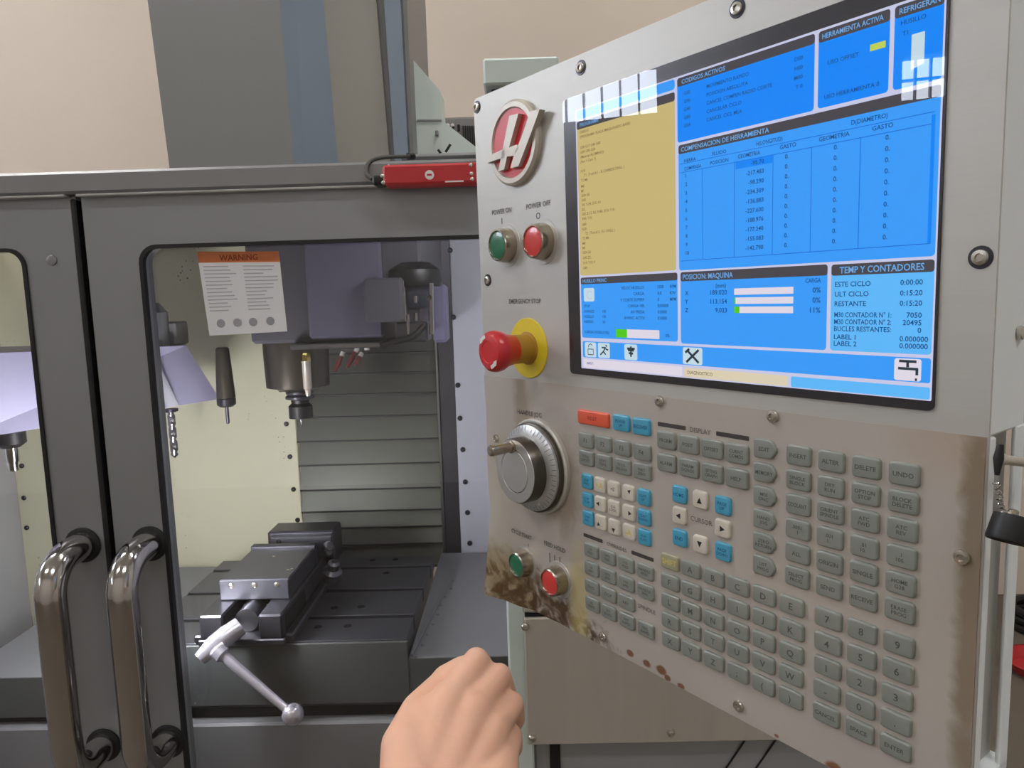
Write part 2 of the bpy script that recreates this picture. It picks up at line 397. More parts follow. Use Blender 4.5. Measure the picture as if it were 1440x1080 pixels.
# doors
def door(xa, xb, wa, wb, wtop, wbot, rad):
    out = [(xa, ZB + 0.01), (xb, ZB + 0.01), (xb, ZDT - 0.002), (xa, ZDT - 0.002)]
    hole = rrect(wa, wb, wbot, wtop, rad, 6)
    return mpart('sliding_door', holed(out, [hole], 0, 0.03, M=XZ(YD)), M_dark, smooth=0), hole
gapx = at(137, 550, YD).x
wl = at(231, 720, YD).x; wt = at(400, 341.5, YD).z
wr = at(775, 500, YD).x; wbm = 0.56
doorR, holeR = door(gapx + 0.004, 0.60, wl, wr, wt, wbm, 0.024)
wr2 = at(75, 740, YD).x; wt2 = at(20, 352, YD).z
doorL, holeL = door(XL, gapx - 0.004, -1.0, wr2, wt2, wbm, 0.024)
M_pane = pane('polycarbonate window', (0.90, 0.885, 0.87), 1.7)
for dr, hole in ((doorR, holeR), (doorL, holeL)):
    x0 = min(p[0] for p in hole); x1 = max(p[0] for p in hole); z0 = min(p[1] for p in hole); z1 = max(p[1] for p in hole)
    mpart('window_pane', MB().prism(rrect(x0 + 0.001, x1 - 0.001, z0 + 0.001, z1 - 0.001, 0.023, 6), 0.016, 0.0162, M=XZ(YD)), M_pane, dr, 0)
    mpart('window_gasket', holed(rrect(x0 - 0.003, x1 + 0.003, z0 - 0.003, z1 + 0.003, 0.026, 6), [rrect(x0 + 0.0025, x1 - 0.0025, z0 + 0.0025, z1 - 0.0025, 0.022, 6)], -0.003, 0.006, M=XZ(YD)), M_rubber, dr)
mpart('edge_seal', MB().box(gapx - 0.011, gapx - 0.003, YD - 0.004, YD + 0.02, ZB + 0.02, ZDT - 0.006, 0.002), M_rubber, doorL)
mpart('edge_seal', MB().box(gapx - 0.003, gapx + 0.005, YD + 0.008, YD + 0.028, ZB + 0.02, ZDT - 0.006, 0.002), M_gap, doorR)
for px, py in ((73, 366),):
    p = at(px, py, YD); mpart('plug', MB().lathe([(0.0075, 0), (0.0075, 0.002), (0.005, 0.003)], 20, align(p, (0, -1, 0))), M_rail, doorL)
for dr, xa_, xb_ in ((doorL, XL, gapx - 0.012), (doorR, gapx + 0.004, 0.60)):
    mpart('highlight_edge', MB().box(xa_, xb_, YD - 0.0135, YD + 0.004, ZDT - 0.004, ZDT - 0.0005, 0.001), M_edge, dr)  # light strip stands in for the highlight along the door top
def handle(dr, top, bot):
    t = at(*top, YD); b = at(*bot, YD); xm = (t.x + b.x) / 2; r = 0.0205; dep = 0.085; R = 0.05
    pts = [(xm, YD + 0.005, t.z), (xm, YD - dep + R, t.z)]
    for k in range(1, 9):
        a = math.pi / 2 * k / 8; pts.append((xm, YD - dep + R - R * math.sin(a), t.z - R + R * math.cos(a)))
    for k in range(0, 9):
        a = math.pi / 2 * k / 8; pts.append((xm, YD - dep + R - R * math.cos(a), b.z + R - R * math.sin(a)))
    pts.append((xm, YD + 0.005, b.z))
    h = mpart('door_handle', MB().tube(pts, r, 28), M_chrome, dr)
    for z in (t.z, b.z):
        mpart('handle_flange', MB().lathe([(0.027, 0), (0.027, 0.004), (0.023, 0.006)], 24, align((xm, YD + 0.001, z), (0, -1, 0))), M_black, dr)
handle(doorL, (118, 766), (146, 1047))
handle(doorR, (212, 764), (236, 1042))

# interior
YB = 1.80
ZI = ZTOP - 0.014
xl = at(32, 760, YB).x
pc = at(419, 640, YB).x
cream = mpart('cream_back_panel', MB().box(xl, pc, YB, YB + 0.012, 0.55, ZI, 0.002), M_cream)
for px, py in ((403, 596), (408, 642), (413, 688), (418.7, 731), (395, 548), (34, 700), (38, 742), (31, 655)):
    p = at(px, py, YB); mpart('bolt', MB().lathe([(0.0062, 0), (0.0062, 0.003), (0.0035, 0.0055)], 10, align(p, (0, -1, 0))), M_bolt, cream)
wht = mpart('white_side_panel', MB().box(at(645, 640, YB).x, at(760, 640, YB).x, YB - 0.03, YB - 0.018, at(660, 806, YB - 0.03).z, ZI, 0.002), M_white)
for px, py in ((640, 541.6), (643, 588), (647, 632), (650.5, 677.5), (653.5, 720.5), (656.7, 763.6), (661, 801), (677, 800), (634, 446), (629, 352)):
    p = at(px + 4, py, YB - 0.03); mpart('bolt', MB().lathe([(0.0065, 0), (0.0065, 0.003), (0.0035, 0.006)], 10, align(p, (0, -1, 0))), M_bolt, wht)
mpart('guide_strip', MB().box(at(622, 640, YB).x, at(646, 640, YB).x, YB - 0.028, YB + 0.02, at(630, 800, YB).z, ZI, 0.003), M_dsteel)
mpart('guide_edge', MB().box(at(620, 640, YB).x, at(623, 640, YB).x, YB - 0.034, YB, at(630, 790, YB).z, ZI, 0.001), M_steel)
ways = mpart('way_cover', MB().box(pc, at(622, 640, YB).x, YB + 0.03, YB + 0.04, 0.9, ZI, 0.002), M_dsteel)
ylist = [430, 470, 500, 528, 557, 588, 621.5, 655, 690, 720.5, 744, 768, 800]
for a, b in zip(ylist[:-1], ylist[1:]):
    za = at(520, a, YB).z; zb = at(520, b, YB).z
    x0 = pc + 0.001; x1 = at(620, 640, YB).x
    mb = MB().add([(x0, YB + 0.014, za + 0.004), (x1, YB + 0.014, za + 0.004), (x1, YB - 0.004, zb + 0.006), (x0, YB - 0.004, zb + 0.006),
                   (x0, YB + 0.03, za + 0.004), (x1, YB + 0.03, za + 0.004), (x1, YB + 0.03, zb + 0.006), (x0, YB + 0.03, zb + 0.006)],
                  [(0, 1, 2, 3), (4, 7, 6, 5), (0, 4, 5, 1), (3, 2, 6, 7), (0, 3, 7, 4), (1, 5, 6, 2)])
    mpart('way_cover_plate', mb, M_ways, ways, 0)
    mpart('wiper', MB().box(x0, x1, YB - 0.0065, YB + 0.006, zb + 0.0035, zb + 0.0075, 0.0008), M_wiper, ways)
mpart('left_side_panel', MB().add([(xl, YB, 0.55), (xl, YB, ZI), (XL + 0.02, YD + 0.04, ZI), (XL + 0.02, YD + 0.04, 0.55),
                                   (xl - 0.012, YB, 0.55), (xl - 0.012, YB, ZI), (XL + 0.008, YD + 0.04, ZI), (XL + 0.008, YD + 0.04, 0.55)],
                                  [(0, 1, 2, 3), (4, 7, 6, 5), (0, 4, 5, 1), (3, 2, 6, 7), (0, 3, 7, 4), (1, 5, 6, 2)]), M_white, smooth=0)
xr = at(760, 640, YB).x
mpart('right_side_panel', MB().add([(xr, YB, 0.55), (xr, YB, ZI), (0.5, YD + 0.04, ZI), (0.5, YD + 0.04, 0.55),
                                    (xr + 0.012, YB, 0.55), (xr + 0.012, YB, ZI), (0.512, YD + 0.04, ZI), (0.512, YD + 0.04, 0.55)],
                                   [(0, 1, 2, 3), (4, 7, 6, 5), (0, 4, 5, 1), (3, 2, 6, 7), (0, 3, 7, 4), (1, 5, 6, 2)]), M_white, smooth=0)
mpart('chip_pan', MB().box(XL + 0.02, 0.5, YD + 0.05, YB, 0.44, 0.5, 0.004), M_grey)
# interior lamps: upright strip added out of sight to brighten the back, tube above
M_work = glow('unseen work lamp tube', (244, 246, 255), WORK_L)
zs0, zs1 = at(160, 880, YD + 0.07).z, at(140, 690, YD + 0.07).z
lw = mpart('unseen_work_lamp', MB().box(gapx - 0.03, gapx + 0.03, YD + 0.034, YD + 0.06, zs0 - 0.02, zs1 + 0.02, 0.004), M_grey)
mpart('unseen_lamp_tube', MB().tube([(gapx, YD + 0.07, zs0), (gapx, YD + 0.07, zs1)], 0.010, 12), M_work, lw)
xx = 0.02
lw = mpart('unseen_work_lamp', MB().box(xx - 0.12, xx + 0.12, YD + 0.05, YD + 0.09, ZDT - 0.015, ZDT + 0.012, 0.004), M_grey)
mpart('unseen_lamp_tube', MB().tube([(xx - 0.11, YD + 0.10, ZDT - 0.012), (xx + 0.11, YD + 0.10, ZDT - 0.012)], 0.004, 12), M_work, lw)

# column tower above the machine
def tower():
    YT = 2.15
    colp = mpart('column_cover', MB().box(at(245, 237, YT).x, at(575, 237, YT).x, YT + 0.10, YT + 0.6, 1.2, 4.2, 0.01), M_tower)
    def panel(a0, a1, b0, b1, ya, yb, m_):      # px at y=0 and y=237 for left and right edge; extrapolated upward
        def line(p0, p1, Y):
            A = at(p0, 0, Y); B = at(p1, 237, Y); t = (4.2 - B.z) / (A.z - B.z); C_ = B + (A - B) * t
            t2 = (1.2 - B.z) / (A.z - B.z); return C_, B + (A - B) * t2
        lt, lb = line(a0, a1, ya); rt, rb = line(b0, b1, yb)
        vs = [lb, rb, rt, lt] + [p + Vector((0, 0.1, 0)) for p in (lb, rb, rt, lt)]
        mpart('column_panel', MB().add(vs, [(0, 1, 2, 3), (7, 6, 5, 4), (0, 4, 5, 1), (3, 2, 6, 7), (0, 3, 7, 4), (1, 5, 6, 2)]), m_, colp, 0)
    panel(207.5, 238.5, 393, 413.5, YT, YT, M_tower)
    panel(393, 413.5, 455, 476, YT, YT + 0.09, M_towerB)
    panel(455, 476, 529, 549, YT + 0.09, YT + 0.09, M_towerG)
    panel(528, 548, 542, 557, YT + 0.12, YT + 0.12, M_gap)
    panel(540, 556, 563, 575, YT + 0.06, YT + 0.06, M_towerB)
    panel(563, 575, 570, 585, YT + 0.06, YT + 0.16, M_towerG)
tower()
# pale rear guard beside the column
YG = 2.35
gp = [at(*p, YG) for p in ((566, 69), (576.5, 79), (619, 127.7), (621.4, 168.7), (672, 209), (672, 240), (566, 245))]
guard = mpart('rear_guard', MB().prism([(p.x, p.z) for p in gp], 0, 0.12, M=XZ(YG)), M_pale, smooth=0)
g2 = [at(*p, YG - 0.004) for p in ((586, 168), (621, 168), (621, 170.2), (586, 170.2))]
mpart('seam', MB().prism([(p.x, p.z) for p in g2], 0, 0.004, M=XZ(YG - 0.004)), M_grey, guard, 0)
p = at(614, 187, YG - 0.01); mpart('latch', MB().box(p.x - 0.004, p.x + 0.006, YG - 0.012, YG, p.z - 0.008, p.z + 0.008, 0.002), M_grey, guard)
for a, b in (((633.5, 203), (626.5, 214)), ((616, 210.5), (620, 216))):
    mpart('lever', MB().tube([at(*a, YG - 0.06), at(*b, YG - 0.06)], 0.004, 10), M_black, guard)
mpart('rear_ledge', MB().box(at(580, 220, 1.35).x, XR, 1.2, 1.4, at(600, 224, 1.2).z, at(600, 215.5, 1.2).z, 0.004), M_rail)

# ------------------------------------------------------------------ wall unit far behind
YA = Y1 - 0.16
a0 = at(622, 165, YA); a1 = at(760, 230, YA)
ac = empty('vented_wall_unit', ((a0.x + a1.x) / 2, Y1, a1.z), 'grey vented unit on the beige wall behind the control panel', 'wall unit')
def apart(name, mb, m_, parent=ac, root=ac, smooth=35):
    o = mb.build(name, m_, parent, smooth); o.data.transform(Matrix.Translation(-root.location)); return o
acb = apart('body', MB().box(a0.x, a1.x, YA, Y1, a1.z, a0.z, 0.01), mat('grey plastic housing', (132, 128, 126), 0.5))
for k in range(9):
    q = at(652 + k * 3.1, 193, YA); apart('slat', MB().box(q.x - 0.003, q.x + 0.003, YA - 0.008, YA, q.z - 0.08, q.z + 0.05), M_gap)
for px in (630, 636.5):
    q = at(px, 176.5, YA); apart('indicator_lamp', MB().lathe([(0.008, 0), (0.008, 0.006), (0.004, 0.01)], 12, align(q, (0, -1, 0))), M_whiteprint)
    q = at(px + 1, 179.5, YA); apart('knob', MB().lathe([(0.006, 0), (0.005, 0.008)], 12, align(q, (0, -1, 0))), M_black)
q = at(645, 180, YA); apart('switch', MB().box(q.x - 0.006, q.x + 0.006, YA - 0.01, YA, q.z - 0.016, q.z + 0.014, 0.002), M_gap)

# ------------------------------------------------------------------ red box on the rail
YR0 = YD - 0.05
r0 = at(533, 232, YR0); r1 = at(672, 256, YR0)
rb = empty('junction_box', ((r0.x + r1.x) / 2, YD - 0.012, r1.z), 'small red metal box with grey cable on the charcoal top rail', 'box')
bodyr = apart('body', MB().box(r0.x + 0.004, r1.x, YR0, YD - 0.012, at(600, 258.5, YR0).z, at(600, 230, YR0).z, 0.003), M_redbox, rb, rb)
apart('lid', MB().box(r0.x + 0.01, r1.x, YR0 + 0.006, YD - 0.012, at(600, 230.4, YR0).z, at(600, 226, YR0).z, 0.003), M_rail, rb, rb)
apart('end_cap', MB().box(at(521, 248, YR0).x, r0.x + 0.004, YR0 + 0.008, YD - 0.012, at(525, 259, YR0).z, at(525, 245, YR0).z, 0.003), M_black, rb, rb)
q = at(604, 246, YR0); lg = apart('round_badge', MB().lathe([(0.0062, 0), (0.0062, 0.001), (0.005, 0.0013)], 24, align(q, (0, -1, 0))), M_whiteprint, rb, rb)
apart('badge_bar', MB().box(q.x - 0.0032, q.x + 0.0032, YR0 - 0.0018, YR0 - 0.001, q.z - 0.0012, q.z + 0.0012), M_redbox, rb, rb, 0)
for px, py in ((538, 248), (539, 257), (662, 232), (663, 244.5), (664, 252)):
    q = at(px, py, YR0); apart('screw', MB().lathe([(0.0027, 0), (0.0027, 0.0015), (0.0015, 0.0022)], 12, align(q, (0, -1, 0))), M_screw, rb, rb)
q0 = at(626, 255.5, YR0); q1 = at(652, 254, YR0)
apart('printed_strip', MB().box(q0.x, q1.x, YR0 - 0.0006, YR0, q0.z - 0.001, q0.z + 0.001), M_whiteprint, rb, rb, 0)
cp = [at(523, 252, YR0 + 0.015), at(516, 246, YR0 + 0.02), at(515, 236, YR0 + 0.03), at(521, 227, YR0 + 0.04), at(535, 222, YR0 + 0.05), at(556, 220.5, YD + 0.01), at(578, 220, YD + 0.05)]
def smoothpts(P, n=6):
    out = []
    for i in range(len(P) - 1):
        a = P[max(i - 1, 0)]; b = P[i]; c = P[i + 1]; d = P[min(i + 2, len(P) - 1)]
        for k in range(n):
            t = k / n
            out.append(0.5 * ((2 * b) + (c - a) * t + (2 * a - 5 * b + 4 * c - d) * t * t + (-a + 3 * b - 3 * c + d) * t ** 3))
    out.append(P[-1]); return out
apart('cable', MB().tube(smoothpts([Vector(p) for p in cp]), 0.0028, 10), M_cable, rb, rb)
apart('cable_gland', MB().tube([at(574, 220, YD + 0.045), at(581, 219.8, YD + 0.055)], 0.005, 12), M_black, rb, rb)

# ------------------------------------------------------------------ milling table
ZT = at(500, 900, 1.22).z
YF = 1.22; YK = atz(560, 783, ZT).y
xa = at(182, 905, YF).x; xb = at(571, 899, YF).x
tb = empty('milling_table', ((xa + xb) / 2, 1.45, 0.5), 'grey steel T-slot table carrying the vise inside the machine', 'table')
def tpart(name, mb, m_, parent=tb, smooth=30):
    o = mb.build(name, m_, parent, smooth); o.data.transform(Matrix.Translation(-tb.location)); return o
ys = [YF]
for px, py in ((520, 867), (480, 830.5), (500, 798.5)):
    y = atz(px, py, ZT).y; ys += [y - 0.0075, y + 0.0075]
ys.append(YK)
for k in range(0, len(ys), 2):
    tpart('table_slab', MB().box(xa, xb, ys[k], ys[k + 1], ZT - 0.03, ZT, 0.0006), M_tslot)
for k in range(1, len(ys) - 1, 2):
    tpart('slot_shade', MB().box(xa + 0.001, xb - 0.001, ys[k] + 0.0005, ys[k + 1] - 0.0005, ZT - 0.03, ZT - 0.0022), M_black)  # black filler put in as the shade inside the slots
tpart('table_body', MB().box(xa + 0.002, xb - 0.002, YF + 0.002, YK - 0.002, ZT - 0.125, ZT - 0.029, 0.002), M_tslot)
tpart('drip_lip', MB().box(xa, xb + 0.003, YF - 0.004, YF + 0.002, ZT - 0.118, ZT - 0.003, 0.0015), M_lip)
for px, py in ((447, 882), (489, 880.5), (470, 855), (508, 853.5), (524, 788), (556, 787), (543, 806), (440, 812)):
    p = atz(px, py, ZT); tpart('bolt_hole', MB().lathe([(0.0055, 0), (0.0075, 0.0006)], 16, Matrix.Translation((p.x, p.y, ZT - 0.0001))), M_gap)
# side trays
ztr = at(650, 924, YF).z
tr = tpart('side_tray', MB().box(xb + 0.003, at(790, 920, YF).x, YF, YB - 0.05, ztr - 0.006, ztr, 0.0015), M_grey)
tpart('tray_front', MB().box(xb - 0.003, at(790, 920, YF).x, YF - 0.003, YF, ztr - 0.105, ztr + 0.0008, 0.0005), M_lip, tr)
zl = at(25, 953, YF).z
trl = tpart('side_tray', MB().box(XL + 0.08, xa - 0.001, YF, YB - 0.05, zl - 0.006, zl, 0.0015), M_grey)
tpart('tray_front', MB().box(XL + 0.08, xa - 0.001, YF - 0.003, YF, zl - 0.075, zl + 0.0008, 0.0005), M_lip, trl)
tpart('saddle_groove', MB().box(XL + 0.08, at(790, 920, YF).x, YF + 0.012, YF + 0.02, at(400, 1019, YF).z - 0.01, ztr - 0.09, 0), M_gap)
tpart('saddle', MB().box(XL + 0.06, at(790, 920, YF).x, YF - 0.01, YK - 0.05, 0.5, at(400, 1017, YF - 0.01).z, 0.004), M_grey)
# table end rails and chips
e0 = atz(579, 921, ztr + 0.004); e1 = atz(633, 815, ztr + 0.004)
tpart('end_rail', MB().tube([e0, e1], 0.002, 8), M_steel)
random.seed(3)
for k in range(9):
    t = k / 8; pp = e0.lerp(e1, t); tpart('tray_screw', MB().lathe([(0.003, 0), (0.003, 0.0015), (0.0015, 0.0025)], 10, Matrix.Translation((pp.x + 0.006 + 0.005 * random.random(), pp.y, ztr))), M_steel)

# ------------------------------------------------------------------ vise
zb_ = ZT + 0.056; yv0 = 1.205
vx0 = at(279, 880, yv0).x; vx1 = at(396, 880, yv0).x; vc = (vx0 + vx1) / 2
vise = empty('machine_vise', (vc, 1.4, ZT), 'dark steel machine vise with silver crank handle bolted to the table', 'vise')
def vpart(name, mb, m_, parent=vise, smooth=30):
    o = mb.build(name, m_, parent, smooth); o.data.transform(Matrix.Translation(-vise.location)); return o
hw = (vx1 - vx0) / 2
yv1 = 1.60
vpart('base', MB().box(vc - hw - 0.004, vc + hw + 0.004, yv0, yv1, ZT, ZT + 0.012, 0.002), M_dsteel)
for s in (-1, 1):
    vpart('side_rail', MB().box(vc + s * hw - (0.042 if s > 0 else 0), vc + s * hw + (0.042 if s < 0 else 0), yv0 + 0.002, yv1, ZT + 0.012, zb_, 0.003), M_dsteel)
vpart('screw_housing', MB().box(vc - 0.026, vc + 0.026, yv0 + 0.075, yv0 + 0.2, ZT + 0.012, zb_ - 0.012, 0.003), M_black)
# side flange recess on the right
vpart('side_pocket', MB().box(vc + hw - 0.001, vc + hw + 0.0006, yv0 + 0.02, yv0 + 0.14, ZT + 0.016, zb_ - 0.010, 0), M_gap)
vpart('clamp_ledge', MB().box(vc + hw, vc + hw + 0.016, yv0 + 0.01, yv1 - 0.06, ZT, ZT + 0.016, 0.003), M_dsteel)
vpart('clamp_ledge', MB().box(vc - hw - 0.016, vc - hw, yv0 + 0.01, yv1 - 0.06, ZT, ZT + 0.016, 0.003), M_dsteel)
zj = at(356, 815, 1.272).z
jx0 = at(307, 815, 1.272).x; jx1 = at(406, 815, 1.272).x
yj1 = atz(400, 771, zj).y
mj = vpart('movable_jaw', MB().box(jx0, jx1, 1.272, yj1, zb_, zj, 0.0025), M_tslot)
vpart('jaw_plate', MB().box(jx0 - 0.002, jx1 + 0.002, yj1, yj1 + 0.016, zb_ + 0.001, zj + 0.006, 0.002), M_dsteel)
for px in (325, 358, 390):
    p = at(px, 824 + (px - 325) * -0.03, 1.272); vpart('bolt_hole', MB().lathe([(0.0042, 0), (0.0052, 0.0008), (0.003, 0.0016)], 14, align((p.x, p.y, p.z), (0, -1, 0))), M_screw, mj)
for px, py in ((405, 802), (410, 800.5), (385, 783)):
    p = atz(px, py, zj); vpart('dowel', MB().lathe([(0.0026, 0), (0.0026, 0.0012)], 12, Matrix.Translation((p.x, p.y, zj - 0.0002))), M_screw, mj)
zf = at(420, 747, 1.50).z
fj = vpart('fixed_jaw', MB().box(at(376, 755, 1.50).x, at(470, 755, 1.50).x, 1.50, 1.565, zb_ - 0.02, zf, 0.004), M_dsteel)
vpart('jaw_plate', MB().box(at(380, 760, 1.484).x, at(466, 760, 1.484).x, 1.484, 1.5, zb_, zf - 0.006, 0.002), M_tslot)
p = at(392, 762, 1.484); vpart('bolt_hole', MB().lathe([(0.006, 0), (0.004, 0.001)], 14, align(p, (0, -1, 0))), M_gap, fj)
# right side: cylinder boss with bolts
for px, py, rr in ((461, 768, 0.010), (460, 776, 0.008)):
    p = at(px, py, 1.47); vpart('jaw_bolt', MB().lathe([(rr, 0), (rr, 0.012), (rr * 0.7, 0.016)], 16, align(p, (0.5, -0.8, 0.2))), M_steel, fj)
p = at(467, 806, 1.42); vpart('clamp_nut', MB().lathe([(0.02, -0.012), (0.02, 0.006), (0.012, 0.012), (0.012, 0.026), (0.006, 0.03)], 18, align(p, (0.3, -0.3, 1))), M_dsteel)
p0 = at(335, 876, 1.20); p1 = Vector((vc, 1.33, ZT + 0.034))
q0 = Vector((vc, yv0 + 0.075, ZT + 0.034)); q1 = Vector((vc, yv0 - 0.004, ZT + 0.034))
sc = vpart('lead_screw', MB().tube([p1, q0], 0.017, 20), M_dsteel)
vpart('thrust_collar', MB().tube([q0, Vector((vc, yv0 + 0.03, ZT + 0.034))], 0.0215, 24), M_steel)
h0 = at(338, 880, 1.195); h1 = at(300, 908, 1.165); h2 = at(281, 927, 1.15)
hub = vpart('crank_handle', MB().tube([h0, h0.lerp(h1, 0.5), h1, h2], [0.0165, 0.0185, 0.0165, 0.012], 24), M_satin)
k0 = at(306, 915, 1.15); k1 = at(412, 1005, 1.10)
kd = (k1 - k0)
vpart('handle_rod', MB().tube([k0, k0 + kd * 0.08, k0 + kd * 0.1, k1], [0.0135, 0.0135, 0.0092, 0.0064], 18), M_satin, hub)
vpart('ball_knob', MB().sphere(k1, 0.0178, 24, 16), M_satin, hub)

# ------------------------------------------------------------------ spindle head and tools
ysp = 1.5
sp = at(421, 500, ysp)
hd = empty('spindle_head', (sp.x + 0.08, 1.6, at(440, 545, ysp).z), 'grey spindle head with red coolant nozzles inside the machine', 'spindle head')
def hpart(name, mb, m_, parent=hd, smooth=35, root=None):
    o = mb.build(name, m_, parent, smooth); o.data.transform(Matrix.Translation(-(root or hd).location)); return o
zh = at(480, 482, 1.40).z
hx0 = at(352, 470, 1.40).x; hx1 = at(596, 470, 1.40).x
hpart('housing', MB().box(hx0, hx1, 1.40, YB, zh + 0.002, ZTOP - 0.016, 0.006), M_head)
cv0 = at(431, 420, 1.385).x; cv1 = at(538, 420, 1.385).x
hpart('front_cover', MB().box(cv0, cv1, 1.385, 1.40, zh + 0.008, ZTOP - 0.018, 0.006), mat('dim lavender cover', (94, 92, 110), 0.4))
hpart('bottom_plate', MB().box(at(408, 488, 1.38).x, at(548, 480, 1.38).x, 1.378, 1.62, zh - 0.010, zh, 0.002), M_steel)
zn = at(421, 545, ysp).z
nose = hpart('spindle_nose', MB().lathe([(0.040, zn - 0.004 - zh), (0.046, zn - zh), (0.064, zn + 0.004 - zh), (0.066, -0.03), (0.066, 0.0)], 40, Matrix.Translation((sp.x - 0.006, ysp, zh))), M_knobdark)
pn = at(430, 502, 1.425)
nz = hpart('coolant_pipe', MB().lathe([(0.004, -0.078), (0.0055, -0.074), (0.0055, -0.066), (0.0085, -0.062), (0.0085, -0.01), (0.0095, -0.008)], 18, Matrix.Translation(pn)), M_emb)
hpart('brass_nut', MB().lathe([(0.0095, -0.008), (0.0095, 0.004), (0.007, 0.008)], 6, Matrix.Translation(pn)), M_brass, nz)
M_noz = mat('dark red coolant nozzle', (112, 44, 44), 0.4)
for (ax, ay), (bx, by) in (((481, 499), (471, 522)), ((501, 493), (488, 517)), ((507, 500), (499, 514))):
    a = at(ax, ay, 1.41); b = at(bx, by, 1.40)
    n_ = hpart('coolant_nozzle', MB().tube([a, a.lerp(b, .35), a.lerp(b, .45), a.lerp(b, .75), b], [0.004, 0.0045, 0.0055, 0.004, 0.0025], 12), M_noz)
    hpart('hose_fitting', MB().lathe([(0.004, -0.004), (0.0045, 0.0), (0.0045, 0.006)], 10, align(a, a - b)), M_whiteprint, n_)
p = at(516, 488, 1.41); hpart('hose_fitting', MB().lathe([(0.0055, -0.006), (0.0055, 0.006)], 8, Matrix.Translation(p)), M_whiteprint)
# tool release block and motor at the right of the head
blk = empty('coolant_spigot_unit', at(575, 470, 1.45), 'dark spigot block with chrome rods right of the spindle head', 'machine part')
def bpart(name, mb, m_, parent=blk, smooth=35): return hpart(name, mb, m_, parent, smooth, blk)
a = at(513, 392, 1.36); b = at(569, 452, 1.36)
bpart('block', MB().box(a.x, b.x, 1.345, 1.41, b.z, a.z, 0.004), M_head)
p = at(583, 396, 1.42); bpart('motor_cap', MB().lathe([(0.05, -0.01), (0.054, 0.0), (0.05, 0.022), (0.03, 0.036), (0.004, 0.04)], 28, Matrix.Translation(p)), M_black)
bpart('motor_body', MB().lathe([(0.03, -0.05), (0.034, -0.04), (0.034, 0.0)], 24, Matrix.Translation(p)), mat('slate casting', (60, 66, 78), 0.4, 0.3))
for (ax, ay), (bx, by), rr in (((566, 395), (570, 452), 0.003), ((573, 442), (575, 470), 0.0035), ((584, 416), (584, 426), 0.0035), ((606, 398), (607, 470), 0.005), ((585, 440), (585, 452), 0.003)):
    bpart('chrome_rod', MB().tube([at(ax, ay, 1.36), at(bx, by, 1.36)], rr, 12), M_chrome)
bpart('lower_bracket', MB().box(at(556, 460, 1.37).x, at(602, 460, 1.37).x, 1.36, 1.42, at(580, 481, 1.37).z, at(580, 452, 1.37).z, 0.004), M_dsteel)
bpart('hose', MB().tube(smoothpts([at(535, 486, 1.35), at(556, 480, 1.35), at(580, 474, 1.35), at(596, 458, 1.36)]), 0.006, 12), M_black)
bpart('side_cover', MB().box(at(607, 430, 1.5).x, at(627, 430, 1.5).x, 1.5, 1.56, at(615, 482, 1.5).z, at(615, 400, 1.5).z, 0.006), mat('dim lavender side cover', (120, 118, 146), 0.4))
p = at(604, 418, 1.36); bpart('clamp_screw', MB().lathe([(0.006, 0), (0.005, 0.006)], 14, align(p, (0, -1, 0))), M_knobdark)

def toolholder(name, label, px, py, Y, sc_=1.0):
    p = at(px, py, Y); e = empty(name, p, label, 'tool')
    return e, p
e, p = toolholder('tool_holder', 'black collet tool holder clamped in the spindle nose', 421, 548, ysp)
k = ysp / FPX
MB().lathe([(15 * k, 0), (19 * k, -2 * k), (19 * k, -5 * k), (16 * k, -6.5 * k), (20 * k, -9 * k), (20 * k, -12 * k), (14 * k, -14 * k)], 28).build('flange', M_dsteel, e)
MB().lathe([(13 * k, -14 * k), (12 * k, -19 * k), (16.5 * k, -23 * k), (16.5 * k, -40 * k), (9 * k, -41.5 * k)], 28).build('collet_nut', M_black, e)
MB().lathe([(1.6 * k, -41 * k), (1.6 * k, -47 * k), (0.2 * k, -51 * k)], 10).build('cutter', M_steel, e)

# carousel of the tool changer
q4 = [at(-70, 623, 1.12), at(309, 561, 1.50), at(262, 486, 1.50), at(-70, 499, 1.12)]
car = empty('tool_carousel', (q4[0].lerp(q4[1], 0.5)), 'lavender white angled guard of the tool changer at the left', 'tool changer')
def cpart(name, mb, m_, smooth=20):
    o = mb.build(name, m_, car, smooth); o.data.transform(Matrix.Translation(-car.location)); return o
bk_ = Vector((-0.105, 0.2, 0.0))
vs = q4 + [p + bk_ for p in q4]
cpart('guard', MB().add(vs, [(0, 1, 2, 3), (7, 6, 5, 4), (0, 4, 5, 1), (3, 2, 6, 7), (0, 3, 7, 4), (1, 5, 6, 2)]), M_lav, 0)
cpart('fold_strip', MB().add([p + Vector((-0.002, -0.003, 0)) for p in (q4[0].lerp(q4[1], 0.765), q4[0].lerp(q4[1], 0.81), q4[3].lerp(q4[2], 0.81), q4[3].lerp(q4[2], 0.765))] + [q4[0].lerp(q4[1], 0.765), q4[0].lerp(q4[1], 0.81), q4[3].lerp(q4[2], 0.81), q4[3].lerp(q4[2], 0.765)],
      [(0, 1, 2, 3), (7, 6, 5, 4), (0, 4, 5, 1), (3, 2, 6, 7), (0, 3, 7, 4), (1, 5, 6, 2)]), M_white, 0)
zc1 = q4[2].z
cpart('hub', MB().lathe([(0.06, 0), (0.06, 0.07), (0.045, 0.09)], 24, Matrix.Translation((q4[0].lerp(q4[1], 0.45).x, 1.48, zc1))), M_grey)
cpart('carrier_arm', MB().box(q4[3].x + 0.05, q4[2].x - 0.02, 1.50, 1.56, zc1 + 0.001, zc1 + 0.05, 0.004), M_grey)
